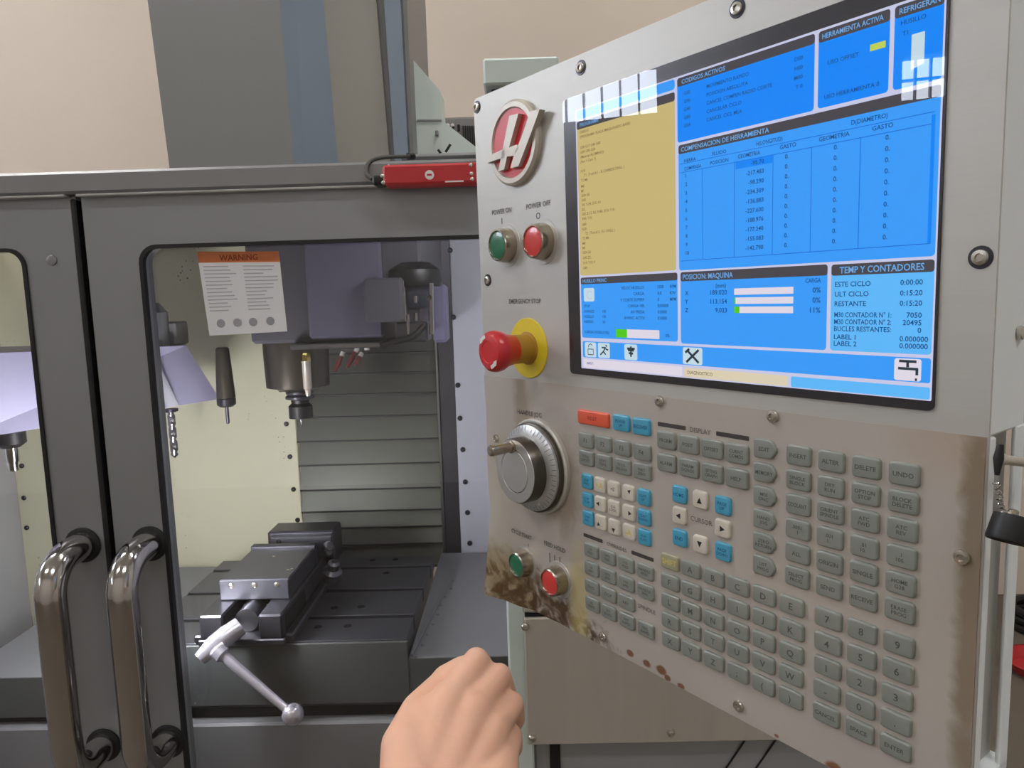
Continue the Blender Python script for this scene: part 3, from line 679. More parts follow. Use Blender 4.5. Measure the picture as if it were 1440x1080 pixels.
# tools hanging below it
def under(px, py, Y, name, label):
    p = at(px, py, Y); return empty(name, p, label, 'tool'), Y / FPX
e, k = under(240, 575, 1.46, 'twist_drill', 'long steel twist drill hanging under the carousel by the door frame')
MB().lathe([(10 * k, 0), (10 * k, -3.5 * k), (6 * k, -5 * k)], 18).build('collar', M_bolt, e)
def twist(r, L_, turns, n=48):
    mb = MB(); seg = 16; vs = []; fs = []
    for i in range(n + 1):
        t = i / n; tw = turns * 2 * math.pi * t; tip = max(0.05, min(1, (1 - t) * 14))
        for j in range(seg):
            a = 2 * math.pi * j / seg; rr = r * tip * (1 - 0.42 * max(0, math.cos(2 * a)) ** 1.5)
            vs.append((rr * math.cos(a + tw), rr * math.sin(a + tw), -L_ * t))
    for i in range(n):
        for j in range(seg): fs.append((i * seg + j, i * seg + (j + 1) % seg, (i + 1) * seg + (j + 1) % seg, (i + 1) * seg + j))
    fs.append([n * seg + j for j in range(seg)]); return mb.add(vs, fs)
d = twist(5.2 * k, 68 * k, 1.8).build('fluted_bit', M_steel, e); d.location = (0, 0, -4 * k)
e, k = under(318, 561, 1.47, 'thin_cutter_holder', 'grey pocket holder with a thin pin cutter right of the carousel')
MB().lathe([(13 * k, 2 * k), (11 * k, 40 * k), (9 * k, 72 * k), (7 * k, 74 * k)], 20).build('pocket', M_knobdark, e)
MB().lathe([(8 * k, 2 * k), (13 * k, 1 * k), (13 * k, -8 * k), (9 * k, -11 * k)], 20).build('collet_nut', M_bolt, e)
MB().lathe([(2.6 * k, -10 * k), (2.4 * k, -35 * k), (1 * k, -36 * k)], 12).build('pin', M_dsteel, e)
e, k = under(13, 606, 1.23, 'collet_chuck', 'black collet chuck with silver nose in the left window')
MB().lathe([(16 * k, 6 * k), (20 * k, 2 * k), (20 * k, -18 * k), (12 * k, -24 * k)], 28).build('flange', M_black, e)
MB().lathe([(9 * k, -23 * k), (9 * k, -44 * k), (7 * k, -47 * k), (7 * k, -58 * k), (3 * k, -60 * k)], 20).build('nose', M_chrome, e)

# ------------------------------------------------------------------ sticker on the window
YS = YD + 0.0145
c4 = [at(*p, YS) for p in ((277, 354), (392, 353.5), (404, 466), (294.5, 472))]
st = empty('warning_sticker', (c4[3].x, YS, c4[3].z), 'white warning sticker with orange header on the door window', 'sticker')
def spart(name, mb, m_, parent=st, smooth=0):
    o = mb.build(name, m_, parent, smooth); o.data.transform(Matrix.Translation(-st.location)); return o
def bil(u, v):
    a = c4[0].lerp(c4[1], u); b = c4[3].lerp(c4[2], u); return a.lerp(b, v)
def squad(mb, u0, u1, v0, v1, dy=0.0):
    P = [bil(u0, v0), bil(u1, v0), bil(u1, v1), bil(u0, v1)]
    vs = [p + Vector((0, -dy, 0)) for p in P] + [p + Vector((0, -dy + 0.0002, 0)) for p in P]
    return mb.add(vs, [(0, 1, 2, 3), (7, 6, 5, 4), (0, 4, 5, 1), (1, 5, 6, 2), (2, 6, 7, 3), (3, 7, 4, 0)])
spart('paper', squad(MB(), 0, 1, 0.0, 1), M_stk)
spart('orange_band', squad(MB(), 0, 1, 0.0, 0.13, 0.0003), M_orange)
tx = MB(); hpx = (c4[0] - c4[3]).length
M_st = Matrix(((1, 0, 0, 0), (0, 0, 1, 0), (0, 1, 0, 0), (0, 0, 0, 1)))
ctr = bil(0.5, 0.07)
text(tx, 'WARNING', 0, 0, 0.0085, 0, 'C', M=Matrix.Translation((ctr.x, YS - 0.0007, ctr.z)) @ M_st)
spart('printed_word', tx, mat('brown print', (166, 74, 34), 0.6))
ln = MB(); random.seed(11)
for c0_, c1_ in ((0.05, 0.46), (0.54, 0.96)):
    for k in range(13):
        v = 0.17 + k * 0.044
        squad(ln, c0_, c0_ + (c1_ - c0_) * random.uniform(0.55, 1.0), v, v + 0.014, 0.0004)
spart('printed_lines', ln, mat('grey sticker print', (184, 184, 190), 0.6))
ic = MB()
for u in (0.17, 0.38, 0.58, 0.80):
    p = bil(u, 0.86); ic.lathe([(0.0062, 0), (0.0062, 0.0002)], 18, align(p + Vector((0, -0.0003, 0)), (0, -1, 0)))
spart('pictograms', ic, mat('grey pictogram print', (158, 158, 164), 0.6))

# ------------------------------------------------------------------ pendant support: post, arm box, cover plate
YP = 0.985
ps = empty('pendant_support', (at(724, 960, YP).x, YP + 0.02, 0), 'white support post with brushed steel cover plate under the control panel', 'support')
def ppart(name, mb, m_, parent=ps, smooth=35):
    o = mb.build(name, m_, parent, smooth); o.data.transform(Matrix.Translation(-ps.location)); return o
x0 = at(715.5, 960, YP).x; x1 = at(737, 960, YP).x
ztp = at(720, 80, YP).z
post = ppart('post', MB().box(x0, x1 + 0.012, YP, YP + 0.04, 0, at(720, 300, YP).z, 0.003), M_pale)
ppart('arm_box', MB().box(at(679, 100, 1.0).x, at(786, 100, 1.0).x, 1.0, 1.16, at(700, 119, 1.0).z, at(700, 81, 1.0).z, 0.003), M_pale)
ppart('arm_neck', MB().box(at(690, 100, 1.02).x, at(775, 100, 1.02).x, 1.02, 1.14, at(700, 330, 1.02).z, at(700, 118, 1.02).z, 0.003), M_gap)
pl0 = at(733, 868, YP - 0.006); pl1 = at(1180, 1042, YP - 0.006)
zpb = at(748, 1046, YP - 0.006).z
plate = ppart('cover_plate', MB().box(at(739, 960, YP).x, pl1.x, YP - 0.010, YP - 0.002, zpb, pl0.z, 0.002), M_plate2)
ppart('plate_slot', MB().box(at(738, 866, YP).x, at(800, 866, YP).x, YP - 0.006, YP + 0.01, pl0.z + 0.0005, pl0.z + 0.004), M_gap)
ppart('bracket', MB().box(at(735, 866, YP).x, pl1.x, YP - 0.004, YP + 0.03, pl0.z + 0.004, pl0.z + 0.06, 0.003), M_plate2)
for px, py in ((738.5, 881), (748.5, 1037.5), (943.5, 1030)):
    p = at(px, py, YP - 0.010); ppart('screw', MB().lathe([(0.0062, 0), (0.0058, 0.002), (0.0045, 0.0042), (0.0022, 0.0050), (0.0022, 0.003)], 16, align(p, (0, -1, 0))), M_screw, plate)

# lower cabinet beneath the plate
YC = 1.0
ck = empty('coolant_cabinet', (0.25, YC + 0.2, 0), 'grey sheet metal cabinet below the brushed cover plate', 'cabinet')
def kpart(name, mb, m_, parent=ck, smooth=35):
    o = mb.build(name, m_, parent, smooth); o.data.transform(Matrix.Translation(-ck.location)); return o
kx0 = at(752, 1060, YC).x
kb = kpart('body', MB().box(kx0, 0.62, YC, YC + 0.028, 0.35, zpb - 0.002, 0.003), mat('pale grey sheet metal', (158, 160, 162), 0.35, 0.3, var=0.05, scale=5))
kpart('dark_slot', MB().box(at(773, 1060, YC).x, at(788, 1060, YC).x, YC - 0.003, YC, 0.36, zpb - 0.003), M_gap, kb)
for (ax, ay), (bx, by) in (((1051, 1036), (1018, 1085)), ((1094, 1036), (1060, 1085))):
    kpart('seam', MB().tube([at(ax, ay, YC - 0.0015), at(bx, by, YC - 0.0015)], 0.0014, 6), M_gap, kb)

# ------------------------------------------------------------------ control pendant
PO = CAM + Vector((0.05264944, 0.66186884, 0.1591977))
U2 = Vector((0.603388154, -0.797447628, 0.000124694)); D2 = Vector((0.0072106, 0.00529954, -0.99995996)); W2 = Vector((-0.79741504, -0.60336489, -0.00894775))
org = PO + U2 * 0.088 + D2 * 0.490
pend = empty('control_pendant', org, 'stainless CNC control panel with blue screen, keypad and red emergency stop', 'control panel')
pm = Matrix.Identity(4)
for i in range(3): pm[i][0] = U2[i]; pm[i][1] = -D2[i]; pm[i][2] = W2[i]; pm[i][3] = org[i]
pend.matrix_world = pm
L_ = lambda u, v: ((u - 88) / 1000, (490 - v) / 1000)
def uvh(px, py, h=0.0):
    """pixel -> (u,v) mm on the pendant face raised by h metres"""
    d = ray(px, py); oo = PO + W2 * h; t = (oo - CAM).dot(W2) / d.dot(W2); q = CAM + d * t - oo
    return q.dot(U2) * 1000, q.dot(D2) * 1000
def rr(u0, u1, v0, v1, r, n=4):
    a = L_(u0, v1); b = L_(u1, v0); return rrect(a[0], b[0], a[1], b[1], r / 1000, n)
def qb(u0, u1, v0, v1, h0, h1, bevel=0):
    a = L_(u0, v1); b = L_(u1, v0); return MB().box(a[0], b[0], a[1], b[1], h0, h1, bevel)
PU0, PU1, PV0, PV1 = -160, 334, -45, 490
MB().prism(rr(PU0, PU1, PV0, PV1, 5), -0.002, 0.0, ).build('face_plate', M_plate, pend, 20)
# housing behind: solid upper box, open-sided lower frame on the right
hs = qb(PU0 + 2, PU1 - 60, PV0 + 2, PV1 - 2, -0.052, -0.002, 0.003).build('housing', M_box, pend)
qb(PU1 - 62, PU1 - 0.5, PV0 + 2, 246, -0.052, -0.002, 0.002).build('side_box', M_box, pend)
qb(PU1 - 3, PU1, 246, PV1 - 2, -0.011, -0.002, 0.001).build('side_strip', M_box, pend)
qb(PU1 - 3, PU1, 244, PV1 - 2, -0.0525, -0.040, 0.001).build('side_strip', M_box, pend)
qb(PU1 - 62, PU1, 458, PV1 - 1, -0.0522, -0.0022, 0.001).build('side_foot', M_box, pend)
qb(PU1 - 62, PU1 - 9, 246, 458, -0.050, -0.0025, 0).build('inner_panel', mat('inner grey sheet', (176, 174, 170), 0.5), pend)
p_ = L_(PU1, 189.3); MB().lathe([(0.004, 0), (0.004, 0.002), (0.0025, 0.003)], 14, align((p_[0], p_[1], -0.0349), (1, 0, 0))).build('screw', M_screw, pend)

# membrane overlay over the lower half, its lower left corner peeling off
def overlay():
    nu_, nv_ = 70, 44; V0, V1 = 245, 489.5; Ua, Ub = PU0 + 0.5, PU1 - 1
    vs = []; fs = []
    for j in range(nv_ + 1):
        for i in range(nu_ + 1):
            u = Ua + (Ub - Ua) * i / nu_; v = V0 + (V1 - V0) * j / nv_
            h = 0.7
            s = max(0, (v - 395) / 95) * max(0, (-70 - u) / 90); lift = 11 * s ** 1.3
            ripple = 1.6 * max(0, (v - 455) / 35) * max(0, min(1, (10 - u) / 60)) * (0.5 + 0.5 * math.sin(u / 7.0 + v / 9.0))
            h += lift + ripple
            h += 0.5 * max(0, (-130 - u) / 30) * (1 + math.sin(v / 17.0))
            x, y = L_(u - 2.0 * s, v + 5 * s); vs.append((x, y, h / 1000))
    for j in range(nv_):
        for i in range(nu_):
            a = j * (nu_ + 1) + i; fs.append((a, a + 1, a + nu_ + 2, a + nu_ + 1))
    n = len(vs); W_ = nu_ + 1
    vs2 = vs + [(x, y, z - 0.0004) for x, y, z in vs]
    fs2 = fs + [tuple(n + q for q in reversed(f)) for f in fs]
    edge = [i for i in range(nu_ + 1)] + [j * W_ + nu_ for j in range(1, nv_ + 1)] + [nv_ * W_ + i for i in range(nu_ - 1, -1, -1)] + [j * W_ for j in range(nv_ - 1, 0, -1)]
    for a, b in zip(edge, edge[1:] + edge[:1]): fs2.append((a, b, n + b, n + a))
    MB().add(vs2, fs2).build('keypad_overlay', M_over, pend, 40)
overlay()
H0 = 0.0007      # top of the overlay

# screws on the face
scr_me = MB().lathe([(0.0046, 0), (0.0046, 0.0012), (0.0040, 0.0022), (0.0022, 0.0025), (0.0020, 0.0012)], 18).mesh('screw', M_screw)
for u, v in ((-154, -36), (-146.9, 142.8), (168.1, -31.5), (7.7, -33.9), (94.8, 248.7), (199.5, 248.7), (325.9, 146.3), (323.7, 316.3), (-141, 313.7), (21.2, 479.8), (172.2, 478.6), (-146, 440)):
    if (u, v) == (-146, 440): continue
    put('screw', scr_me, pend, (*L_(u, v), H0 if v > 245 else 0))
for u, v in ((-154, -36), (-146.9, 142.8), (168.1, -31.5), (7.7, -33.9), (325.9, 146.3)):
    put('screw_washer', MB().lathe([(0.0064, 0), (0.0062, 0.0006)], 20).mesh('screw_washer', M_bolt), pend, (*L_(u, v), 0))

# ---- display
scrn = MB().prism(rr(-15.5, 305.5, -11.5, 233.5, 4), 0.0, 0.0012).build('display_screen', mat('black display bezel', (38, 36, 42), 0.3), pend, 20)
E_ = 0.76
G_white = glow('screen white', (206, 208, 236), E_)
G_blue = glow('screen blue', (8, 138, 255), E_)
G_blue2 = glow('screen sky blue', (58, 160, 255), E_)
G_blue3 = glow('screen pale blue', (98, 190, 255), E_)
G_yel = glow('screen yellow', (206, 186, 122), E_)
G_hdr = glow('screen header grey', (74, 72, 78), E_)
G_line = glow('screen line blue', (8, 104, 220), E_)
G_txt = glow('screen dark text', (20, 74, 140), E_)
G_txy = glow('screen olive text', (122, 104, 66), E_)
G_txh = glow('screen header text', (112, 176, 236), E_)
G_grn = glow('screen green', (84, 208, 28), E_)
G_bar = glow('screen bar white', (232, 224, 236), E_)
G_crm = glow('screen cream', (226, 214, 184), E_)
G_icon = glow('screen icon tile', (202, 226, 236), E_)
G_lime = glow('screen lime', (196, 214, 90), E_)
G_ink = glow('screen icon ink', (44, 58, 66), E_)
layer = [0.00122]
def sp_(name, poly, m_, z):
    return MB().flat(poly, z).build(name, m_, scrn, 0)
Zs = [0.00128 + 0.00004 * k for k in range(6)]
sp_('screen_ground', rr(0.5, 304, 0.5, 227.5, 1), G_white, Zs[0])
def panel(u0, u1, v0, v1, m_, hdr=None, r=2.2):
    sp_('screen_panel', rr(u0, u1, v0, v1, r), m_, Zs[1])
    if hdr: sp_('screen_header', rr(u0, u1, v0, v0 + hdr, r * 0.8), G_hdr, Zs[2])
panel(2, 113.2, 1.5, 9, G_blue2)
panel(2, 113.2, 10.8, 143.8, G_yel, 6.5)
panel(115.6, 227, 2, 48.6, G_blue, 6.2)
panel(229.6, 273.8, 2, 48.2, G_blue, 6.8)
panel(276.4, 303, 2, 48, G_blue, 6.8)
panel(116.4, 303, 50.6, 144.2, G_blue2, 6.6)
panel(2.4, 114.6, 145.6, 199.4, G_blue2, 6)
panel(117.6, 238.4, 145.6, 200.6, G_blue2, 7)
panel(241, 303, 146, 200.6, G_blue3, 7)
panel(3, 303, 202.6, 217.2, G_blue2, None, 1.5)
panel(3.5, 118.8, 218.8, 226.4, G_bar, None, 1.2)
panel(120.4, 211, 219.4, 226.6, G_crm, None, 1.2)
panel(213.4, 303, 219.6, 226.8, G_blue3, None, 1.2)
T = {G_txt: MB(), G_txy: MB(), G_txh: MB(), G_ink: MB(), G_white: MB()}
def tx_(m_, s, u, v, h, al='L', maxw=None, sx=1.0):
    x, y = L_(u, v); text(T[m_], s, x, y, h / 1000, Zs[4], al, maxw / 1000 if maxw else None, sx)
tx_(G_txh, 'PROGRAMA', 6, 13.9, 3.2); tx_(G_txh, 'CODIGOS ACTIVOS', 120, 5.2, 3.2)
tx_(G_txh, 'HERRAMIENTA ACTIVA', 232, 5.4, 3.2, 'L', 38); tx_(G_txh, 'REFRIGERAN', 279, 5.4, 3.2, 'L', 22)
tx_(G_txh, 'COMPENSACION DE HERRAMIENTA', 119, 54, 3.4, 'L', 86)
tx_(G_txh, 'HUSILLO PRINC', 5, 148.6, 3.2); tx_(G_txh, 'POSICION: MAQUINA', 120, 149.2, 4.0, 'L', 46, 0.9); tx_(G_txh, 'TEMP Y CONTADORES', 246.5, 149.6, 4.2, 'L', 51)
prog = [(20, 0, 'O00010'), (24, 0, '(PROGRAMA PLACA MAQUINADO BASE)'), (33, 0, 'G00 G17 G40 G80'), (37, 0, 'G49 G90 G54'), (41, 0, '(Material ALUMINIO)'), (45, 0, '(Rev 1 Cara 1)'),
        (53, 0, 'N10'), (57, 4, 'T1  (Tool # 1 - 8. CARBIDE DRILL )'), (61, 0, 'T1 M6'), (66, 0, 'M8'), (70, 0, 'M1'), (74, 0, 'G54 G0'), (78, 0, 'G43'), (82, 0, 'X0. Y-24. Z15. H1'), (86, 0, 'Z5.'),
        (90, 0, 'G81 Z-12. R2. F180. X10. Y10.'), (94, 0, 'X40. Y10.'), (99, 0, 'G80'), (103, 0, 'N20'), (107, 4, 'T2  (Tool # 2, 15.1 DRILL )'), (111, 0, 'T2 M6'), (115.5, 0, 'M8'), (119.5, 0, 'M1'), (123.5, 0, 'G54 G0'), (128, 0, 'G43 Z5.'), (132.5, 0, 'X10. Y10. F'), (137, 0, 'G80')]
for v, du, s in prog: tx_(G_txy, s, 6 + du, v, 2.3, 'L', 92, 1.05)
for k, (a, b, c) in enumerate((('G00', 'MOVIMIENTO RAPIDO', 'D00'), ('G90', 'POSICION ABSOLUTA', 'H00'), ('G40', 'CANCEL COMPEN RADIO CORTE', 'M00'), ('G80', 'CANCELAR CICLO', 'T 0'), ('G54', 'CANCEL CICL MLA', ''))):
    v = 14 + k * 5.8; tx_(G_txt, a, 122, v, 2.6); tx_(G_txt, b, 143, v, 2.6, 'L', 62)
    if c: tx_(G_txt, c, 219, v, 2.6, 'R')
tx_(G_txt, 'USO OFFSET', 236, 22, 2.6); tx_(G_txt, 'USO HERRAMIENTA 0', 234, 42, 2.6, 'L', 36)
tx_(G_txt, 'HUSILLO', 280, 12, 2.6); tx_(G_txt, 'T1', 281, 18, 2.6)
sp_('screen_field', rr(262.4, 271.6, 18.8, 22.6, 0.3), G_lime, Zs[3])
sp_('tool_icon', [L_(*q) for q in ((286.2, 20), (293.4, 20), (293.4, 37), (287, 39), (286.2, 39))], G_icon, Zs[3])
tx_(G_txt, 'HERRA', 122, 62.8, 2.6); tx_(G_txt, 'COMPENSA', 122, 68.6, 2.6, 'L', 16); tx_(G_txt, 'FLUIDO', 148, 62, 2.6); tx_(G_txt, 'POSICION', 146, 68.2, 2.6, 'L', 17)
tx_(G_txt, 'H(LONGITUD)', 185, 61.5, 2.8, 'L', 20); tx_(G_txt, 'GEOMETRIA', 170, 67.6, 2.8, 'L', 18); tx_(G_txt, 'GASTO', 203, 67, 2.8, 'L', 12)
tx_(G_txt, 'D(DIAMETRO)', 252, 61, 2.8, 'L', 22); tx_(G_txt, 'GEOMETRIA', 231, 67, 2.8, 'L', 20); tx_(G_txt, 'GASTO', 265, 67, 2.8, 'L', 13)
offs = ['-95.70', '-217.483', '-98.290', '-234.309', '-136.883', '-227.600', '-188.976', '-177.240', '-155.083', '-142.790']
for k in range(10):
    v = 73.6 + k * 6.4
    tx_(G_txt, str(k + 1), 123, v, 2.8); tx_(G_txt, offs[k], 191, v, 3.0, 'R')
    for u in (207, 241, 273): tx_(G_txt, '0.', u, v, 3.0)
gl = MB()
for u0, u1, v in ((118, 300, 64.6), (118, 300, 71), (118, 300, 137)):
    a = L_(u0, v); b = L_(u1, v); gl.box(a[0], b[0], a[1] - 0.0002, a[1] + 0.0002, Zs[2], Zs[2] + 0.00001)
for u in (139, 167, 198, 226, 258, 300):
    a = L_(u, 137); b = L_(u, 71); gl.box(a[0] - 0.0002, a[0] + 0.0002, a[1], b[1], Zs[2], Zs[2] + 0.00001)
gl.build('table_lines', G_line, scrn, 0)
sp_('screen_field', rr(168, 197.5, 71.2, 76, 0.2), G_blue, Zs[2])
sp_('scroll_bar', rr(298.5, 300.6, 66, 136.5, 0.2), G_blue, Zs[3])
for k, (a, b, c) in enumerate((('VELOC HUSILLO:', '1500', 'RPM'), ('CARGA:', '0.0', 'KW'), ('V CORTE SUPERF:', '0', 'MPM'), ('CARGA VIR:', '0.00000', ''), ('AV FRESA:', '0.0000', ''), ('AVANC ACTIV:', '0.0000', ''))):
    v = 156 + k * 5; tx_(G_txt, a, 80, v, 2.6, 'R', 36); tx_(G_txt, b, 94, v, 2.6, 'L'); tx_(G_txt, c, 107, v, 2.6, 'L', 6)
for k, (a, b) in enumerate((('STOP', ''), ('AVANCE:', '100'), ('HUSILLO', '100'), ('RAPIDO:', '50'))):
    v = 171 + k * 4.6; tx_(G_txt, a, 6, v, 2.4); tx_(G_txt, b, 30, v, 2.4)
tx_(G_txt, 'CARGA HUSILLO(%)', 6, 194, 2.6, 'L', 36); tx_(G_txt, '0%', 102, 194.8, 2.6)
sp_('load_bar', rr(46, 95.5, 190.8, 198, 0.3), G_bar, Zs[3]); sp_('load_level', rr(46, 59.2, 190.8, 198, 0.3), G_grn, Zs[4])
sp_('icon_tile', rr(6, 20, 155, 167, 1.8), G_icon, Zs[3]); tx_(G_white, 'C', 13, 161, 8, 'C')
tx_(G_txt, '(mm)', 160, 156.6, 3.2, 'R'); tx_(G_txt, 'CARGA', 234, 155.4, 3, 'R', 11)
for k, (a, b, c) in enumerate((('X', '189.020', '0%'), ('Y', '113.154', '0%'), ('Z', '9.023', '11%'))):
    v = 161.6 + k * 6.5; tx_(G_txt, a, 122, v, 3.4); tx_(G_txt, b, 161, v, 3.6, 'R'); tx_(G_txt, c, 234, v, 3.6, 'R')
    sp_('load_bar', rr(167.2, 214.4, v - 2.4, v + 2.2, 0.3), G_bar, Zs[3])
sp_('load_level', rr(167.2, 168.4, 165.7, 170.3, 0.2), G_grn, Zs[4]); sp_('load_level', rr(167.2, 171.8, 172.2, 176.8, 0.2), G_grn, Zs[4])
for k, (a, b) in enumerate((('ESTE CICLO', '0:00:00'), ('ULT CICLO', '0:15:20'), ('RESTANTE', '0:15:20'), ('M30 CONTADOR N° 1:', '7050'), ('M30 CONTADOR N° 2:', '20495'), ('BUCLES RESTANTES:', '0'), ('LABEL 1', '0.000000'), ('LABEL 2', '0.000000'))):
    v = (158.4, 164.6, 170.6, 177.6, 182, 186.4, 191.6, 195.8)[k]
    tx_(G_txt, a, 243.6, v, 3.2, 'L', 36); tx_(G_txt, b, 301 if k > 5 else 297, v, 3.2, 'R')
tx_(G_txt, 'INPUT:', 8, 222.4, 2.2); tx_(G_txy, 'DIAGNOSTICO', 124, 222.8, 2.6)
for u, wd in ((13.4, 7.5), (30.6, 7.5), (63.4, 7.5), (129, 9.5), (290, 7.8)):
    sp_('icon_tile', rr(u - wd, u + wd, 203.4, 216.6, 1.5), G_icon if u < 280 else G_bar, Zs[3])
def strokes(lines, wd):
    mb = MB()
    for a, b in lines:
        a = Vector((*L_(*a), Zs[4])); b = Vector((*L_(*b), Zs[4])); d = (b - a).normalized(); n = Vector((-d.y, d.x, 0)) * wd / 2000
        mb.add([a - n, b - n, b + n, a + n], [(0, 1, 2, 3)])
    return mb
strokes([((10, 209.5), (17, 209.5)), ((10, 214.5), (17, 214.5)), ((10, 209.5), (10, 214.5)), ((17, 209.5), (17, 214.5)), ((11, 208), (11, 206)), ((11, 206), (13.5, 204.8)), ((13.5, 204.8), (16, 206))], 0.7).build('padlock_icon', G_ink, scrn, 0)
strokes([((33, 205), (34.5, 206.6)), ((33, 207), (30, 211)), ((30, 211), (33, 213.5)), ((30, 211), (26, 214)), ((28, 207.5), (33, 207.5)), ((33, 208.5), (36, 209.5))], 1.3).build('runner_icon', G_ink, scrn, 0)
strokes([((59, 207), (68, 207)), ((60, 208.5), (67, 208.5)), ((61, 211), (66, 211)), ((63.5, 205), (63.5, 214))], 1.8).build('chip_icon', G_ink, scrn, 0)
strokes([((123.5, 205.5), (135, 215)), ((135, 205), (123, 215)), ((122, 207.5), (126, 204.6))], 1.9).build('tools_icon', G_ink, scrn, 0)
strokes([((285, 205), (295, 205)), ((290, 205), (290, 208.5)), ((284.5, 209.4), (296, 209.4)), ((295.4, 209), (295.4, 213)), ((294.4, 215.6), (295.6, 215.6))], 1.6).build('tap_icon', G_ink, scrn, 0)
for m_, nm in ((G_txt, 'screen_text'), (G_txy, 'program_text'), (G_txh, 'header_text'), (G_white, 'icon_text')):
    if T[m_].v: T[m_].build(nm, m_, scrn, 0)
M_cover = pane('display cover glass', (0.97, 0.97, 0.98), 1.55)
MB().prism(rr(-15.5, 305.5, -11.5, 233.5, 4), 0.0019, 0.0021).build('cover_glass', M_cover, scrn, 0)

# ---- emblem
EU, EV = -88.5, 12.2
ex, ey = L_(EU, EV)
em = MB().lathe([(0.0405, 0), (0.0405, 0.004), (0.038, 0.0062), (0.0335, 0.0062), (0.0315, 0.0035)], 48, Matrix.Translation((ex, ey, 0)), caps=False).build('emblem', M_emb, pend)
MB().lathe([(0.0322, 0.0), (0.0322, 0.0045)], 40, Matrix.Translation((ex, ey, 0))).build('red_disc', M_emred, em)
def emb(pts, h0=0.003, h1=0.0095):
    P = []
    for x, y in pts:
        u, v = uvh(650 + x / 3.6, 100 + y / 3.6, h1); P.append(L_(u, v))
    return MB().prism(P, h0, h1)
for pts in ([(238, 226), (284, 214), (236, 390), (212, 497), (182, 508)], [(344, 203), (392, 193), (340, 335), (283, 482), (243, 491), (262, 425), (300, 335)],
            [(126, 433), (205, 396), (222, 400), (212, 440), (180, 446), (126, 466)], [(231, 388), (276, 372), (286, 390), (262, 428), (226, 432)]):
    emb(pts).build('letter_bar', M_emb, em, 20)

# ---- printed captions on the face
def cap_(s, u, v, h, maxw=None, sx=1.0):
    cap = MB(); x, y = L_(u, v); text(cap, s, x, y, h / 1000, (H0 + 0.0007 if v > 245 else 0) + 0.00025, 'C', maxw / 1000 if maxw else None, sx)
    return cap.build('caption', M_inkg, pend, 0)
cap_('POWER ON', -117, 74, 5.0, 34); cap_('POWER OFF', -57, 74.4, 5.0, 38); cap_('EMERGENCY STOP', -83.5, 165.6, 4.6, 56)
a = L_(-117, 84); MB().box(a[0] - 0.0005, a[0] + 0.0005, a[1] - 0.003, a[1] + 0.003, 0.0001, 0.0003).build('on_symbol', M_inkg, pend, 0)
cap_('O', -57.5, 84.6, 6.4)
cap_('HANDLE JOG', -80, 278.8, 5.0, 40); cap_('CYCLE START', -101, 411, 4.6, 38, 0.9); cap_('FEED HOLD', -46, 410, 4.6, 34)
M_barp = mat('dark brown bar print', (66, 60, 58), 0.6)
for u0, u1, v0, v1 in ((-2.6, 23.4, 384.8, 388.2), (60, 85.8, 384.8, 388.2), (92.4, 121.4, 266, 269.4), (151, 180, 266, 269.4)):
    MB().prism(rr(u0, u1, v0, v1, 0.5), H0 + 0.0001, H0 + 0.0003).build('section_bar', M_barp, pend, 0)
c2 = MB()
for s, u, v, h, w_ in (('DISPLAY', 135.8, 267.8, 4, 24), ('OVERRIDES', 41.4, 386.8, 3.6, 32), ('CURSOR', 136.7, 339.6, 4, 22), ('SPINDLE', 77.2, 433, 4, 22)):
    x, y = L_(u, v); text(c2, s, x, y, h / 1000, H0 + 0.00025, 'C', w_ / 1000)
c2.build('section_captions', mat('faded print', (118, 110, 104), 0.6), pend, 0)
ar = MB()      # outlined frames printed above cycle start and feed hold
for u0 in (-108, -99, -90):
    a = L_(u0, 428); ar.box(a[0] - 0.0005, a[0] + 0.0005, a[1], a[1] + 0.009, H0 + 0.0001, H0 + 0.0003)
for u0 in (-55, -47, -39):
    a = L_(u0, 429); ar.box(a[0] - 0.0005, a[0] + 0.0005, a[1], a[1] + 0.010, H0 + 0.0001, H0 + 0.0003)
ar.build('button_symbols', M_inkg, pend, 0)

# ---- push buttons
def button(u, v, m_, nm, k=1.0):
    x, y = L_(u, v); h = H0 if v > 245 else 0
    S_ = lambda pr: [(r_ * k, z_) for r_, z_ in pr]
    b_ = MB().lathe(S_([(0.0155, 0), (0.0155, 0.0035), (0.0148, 0.009), (0.0142, 0.0128), (0.0128, 0.0135), (0.0122, 0.0115)]), 36, Matrix.Translation((x, y, h)), caps=False).build(nm, M_nick, pend)
    MB().lathe(S_([(0.0124, 0.009), (0.0124, 0.0122), (0.011, 0.0128), (0.004, 0.0130)]), 32, Matrix.Translation((x, y, h))).build('lens', m_, b_)
    MB().lathe(S_([(0.0195, 0), (0.0192, 0.0007)]), 36, Matrix.Translation((x, y, h))).build('seat_ring', M_plate, b_)
button(-109, 109, M_grnbtn, 'power_on_button', 1.12); button(-51, 109.5, M_redbtn, 'power_off_button', 1.12)
button(-96, 441, M_grnbtn, 'cycle_start_button', 0.94); button(-41, 443, M_redbtn, 'feed_hold_button', 0.97)

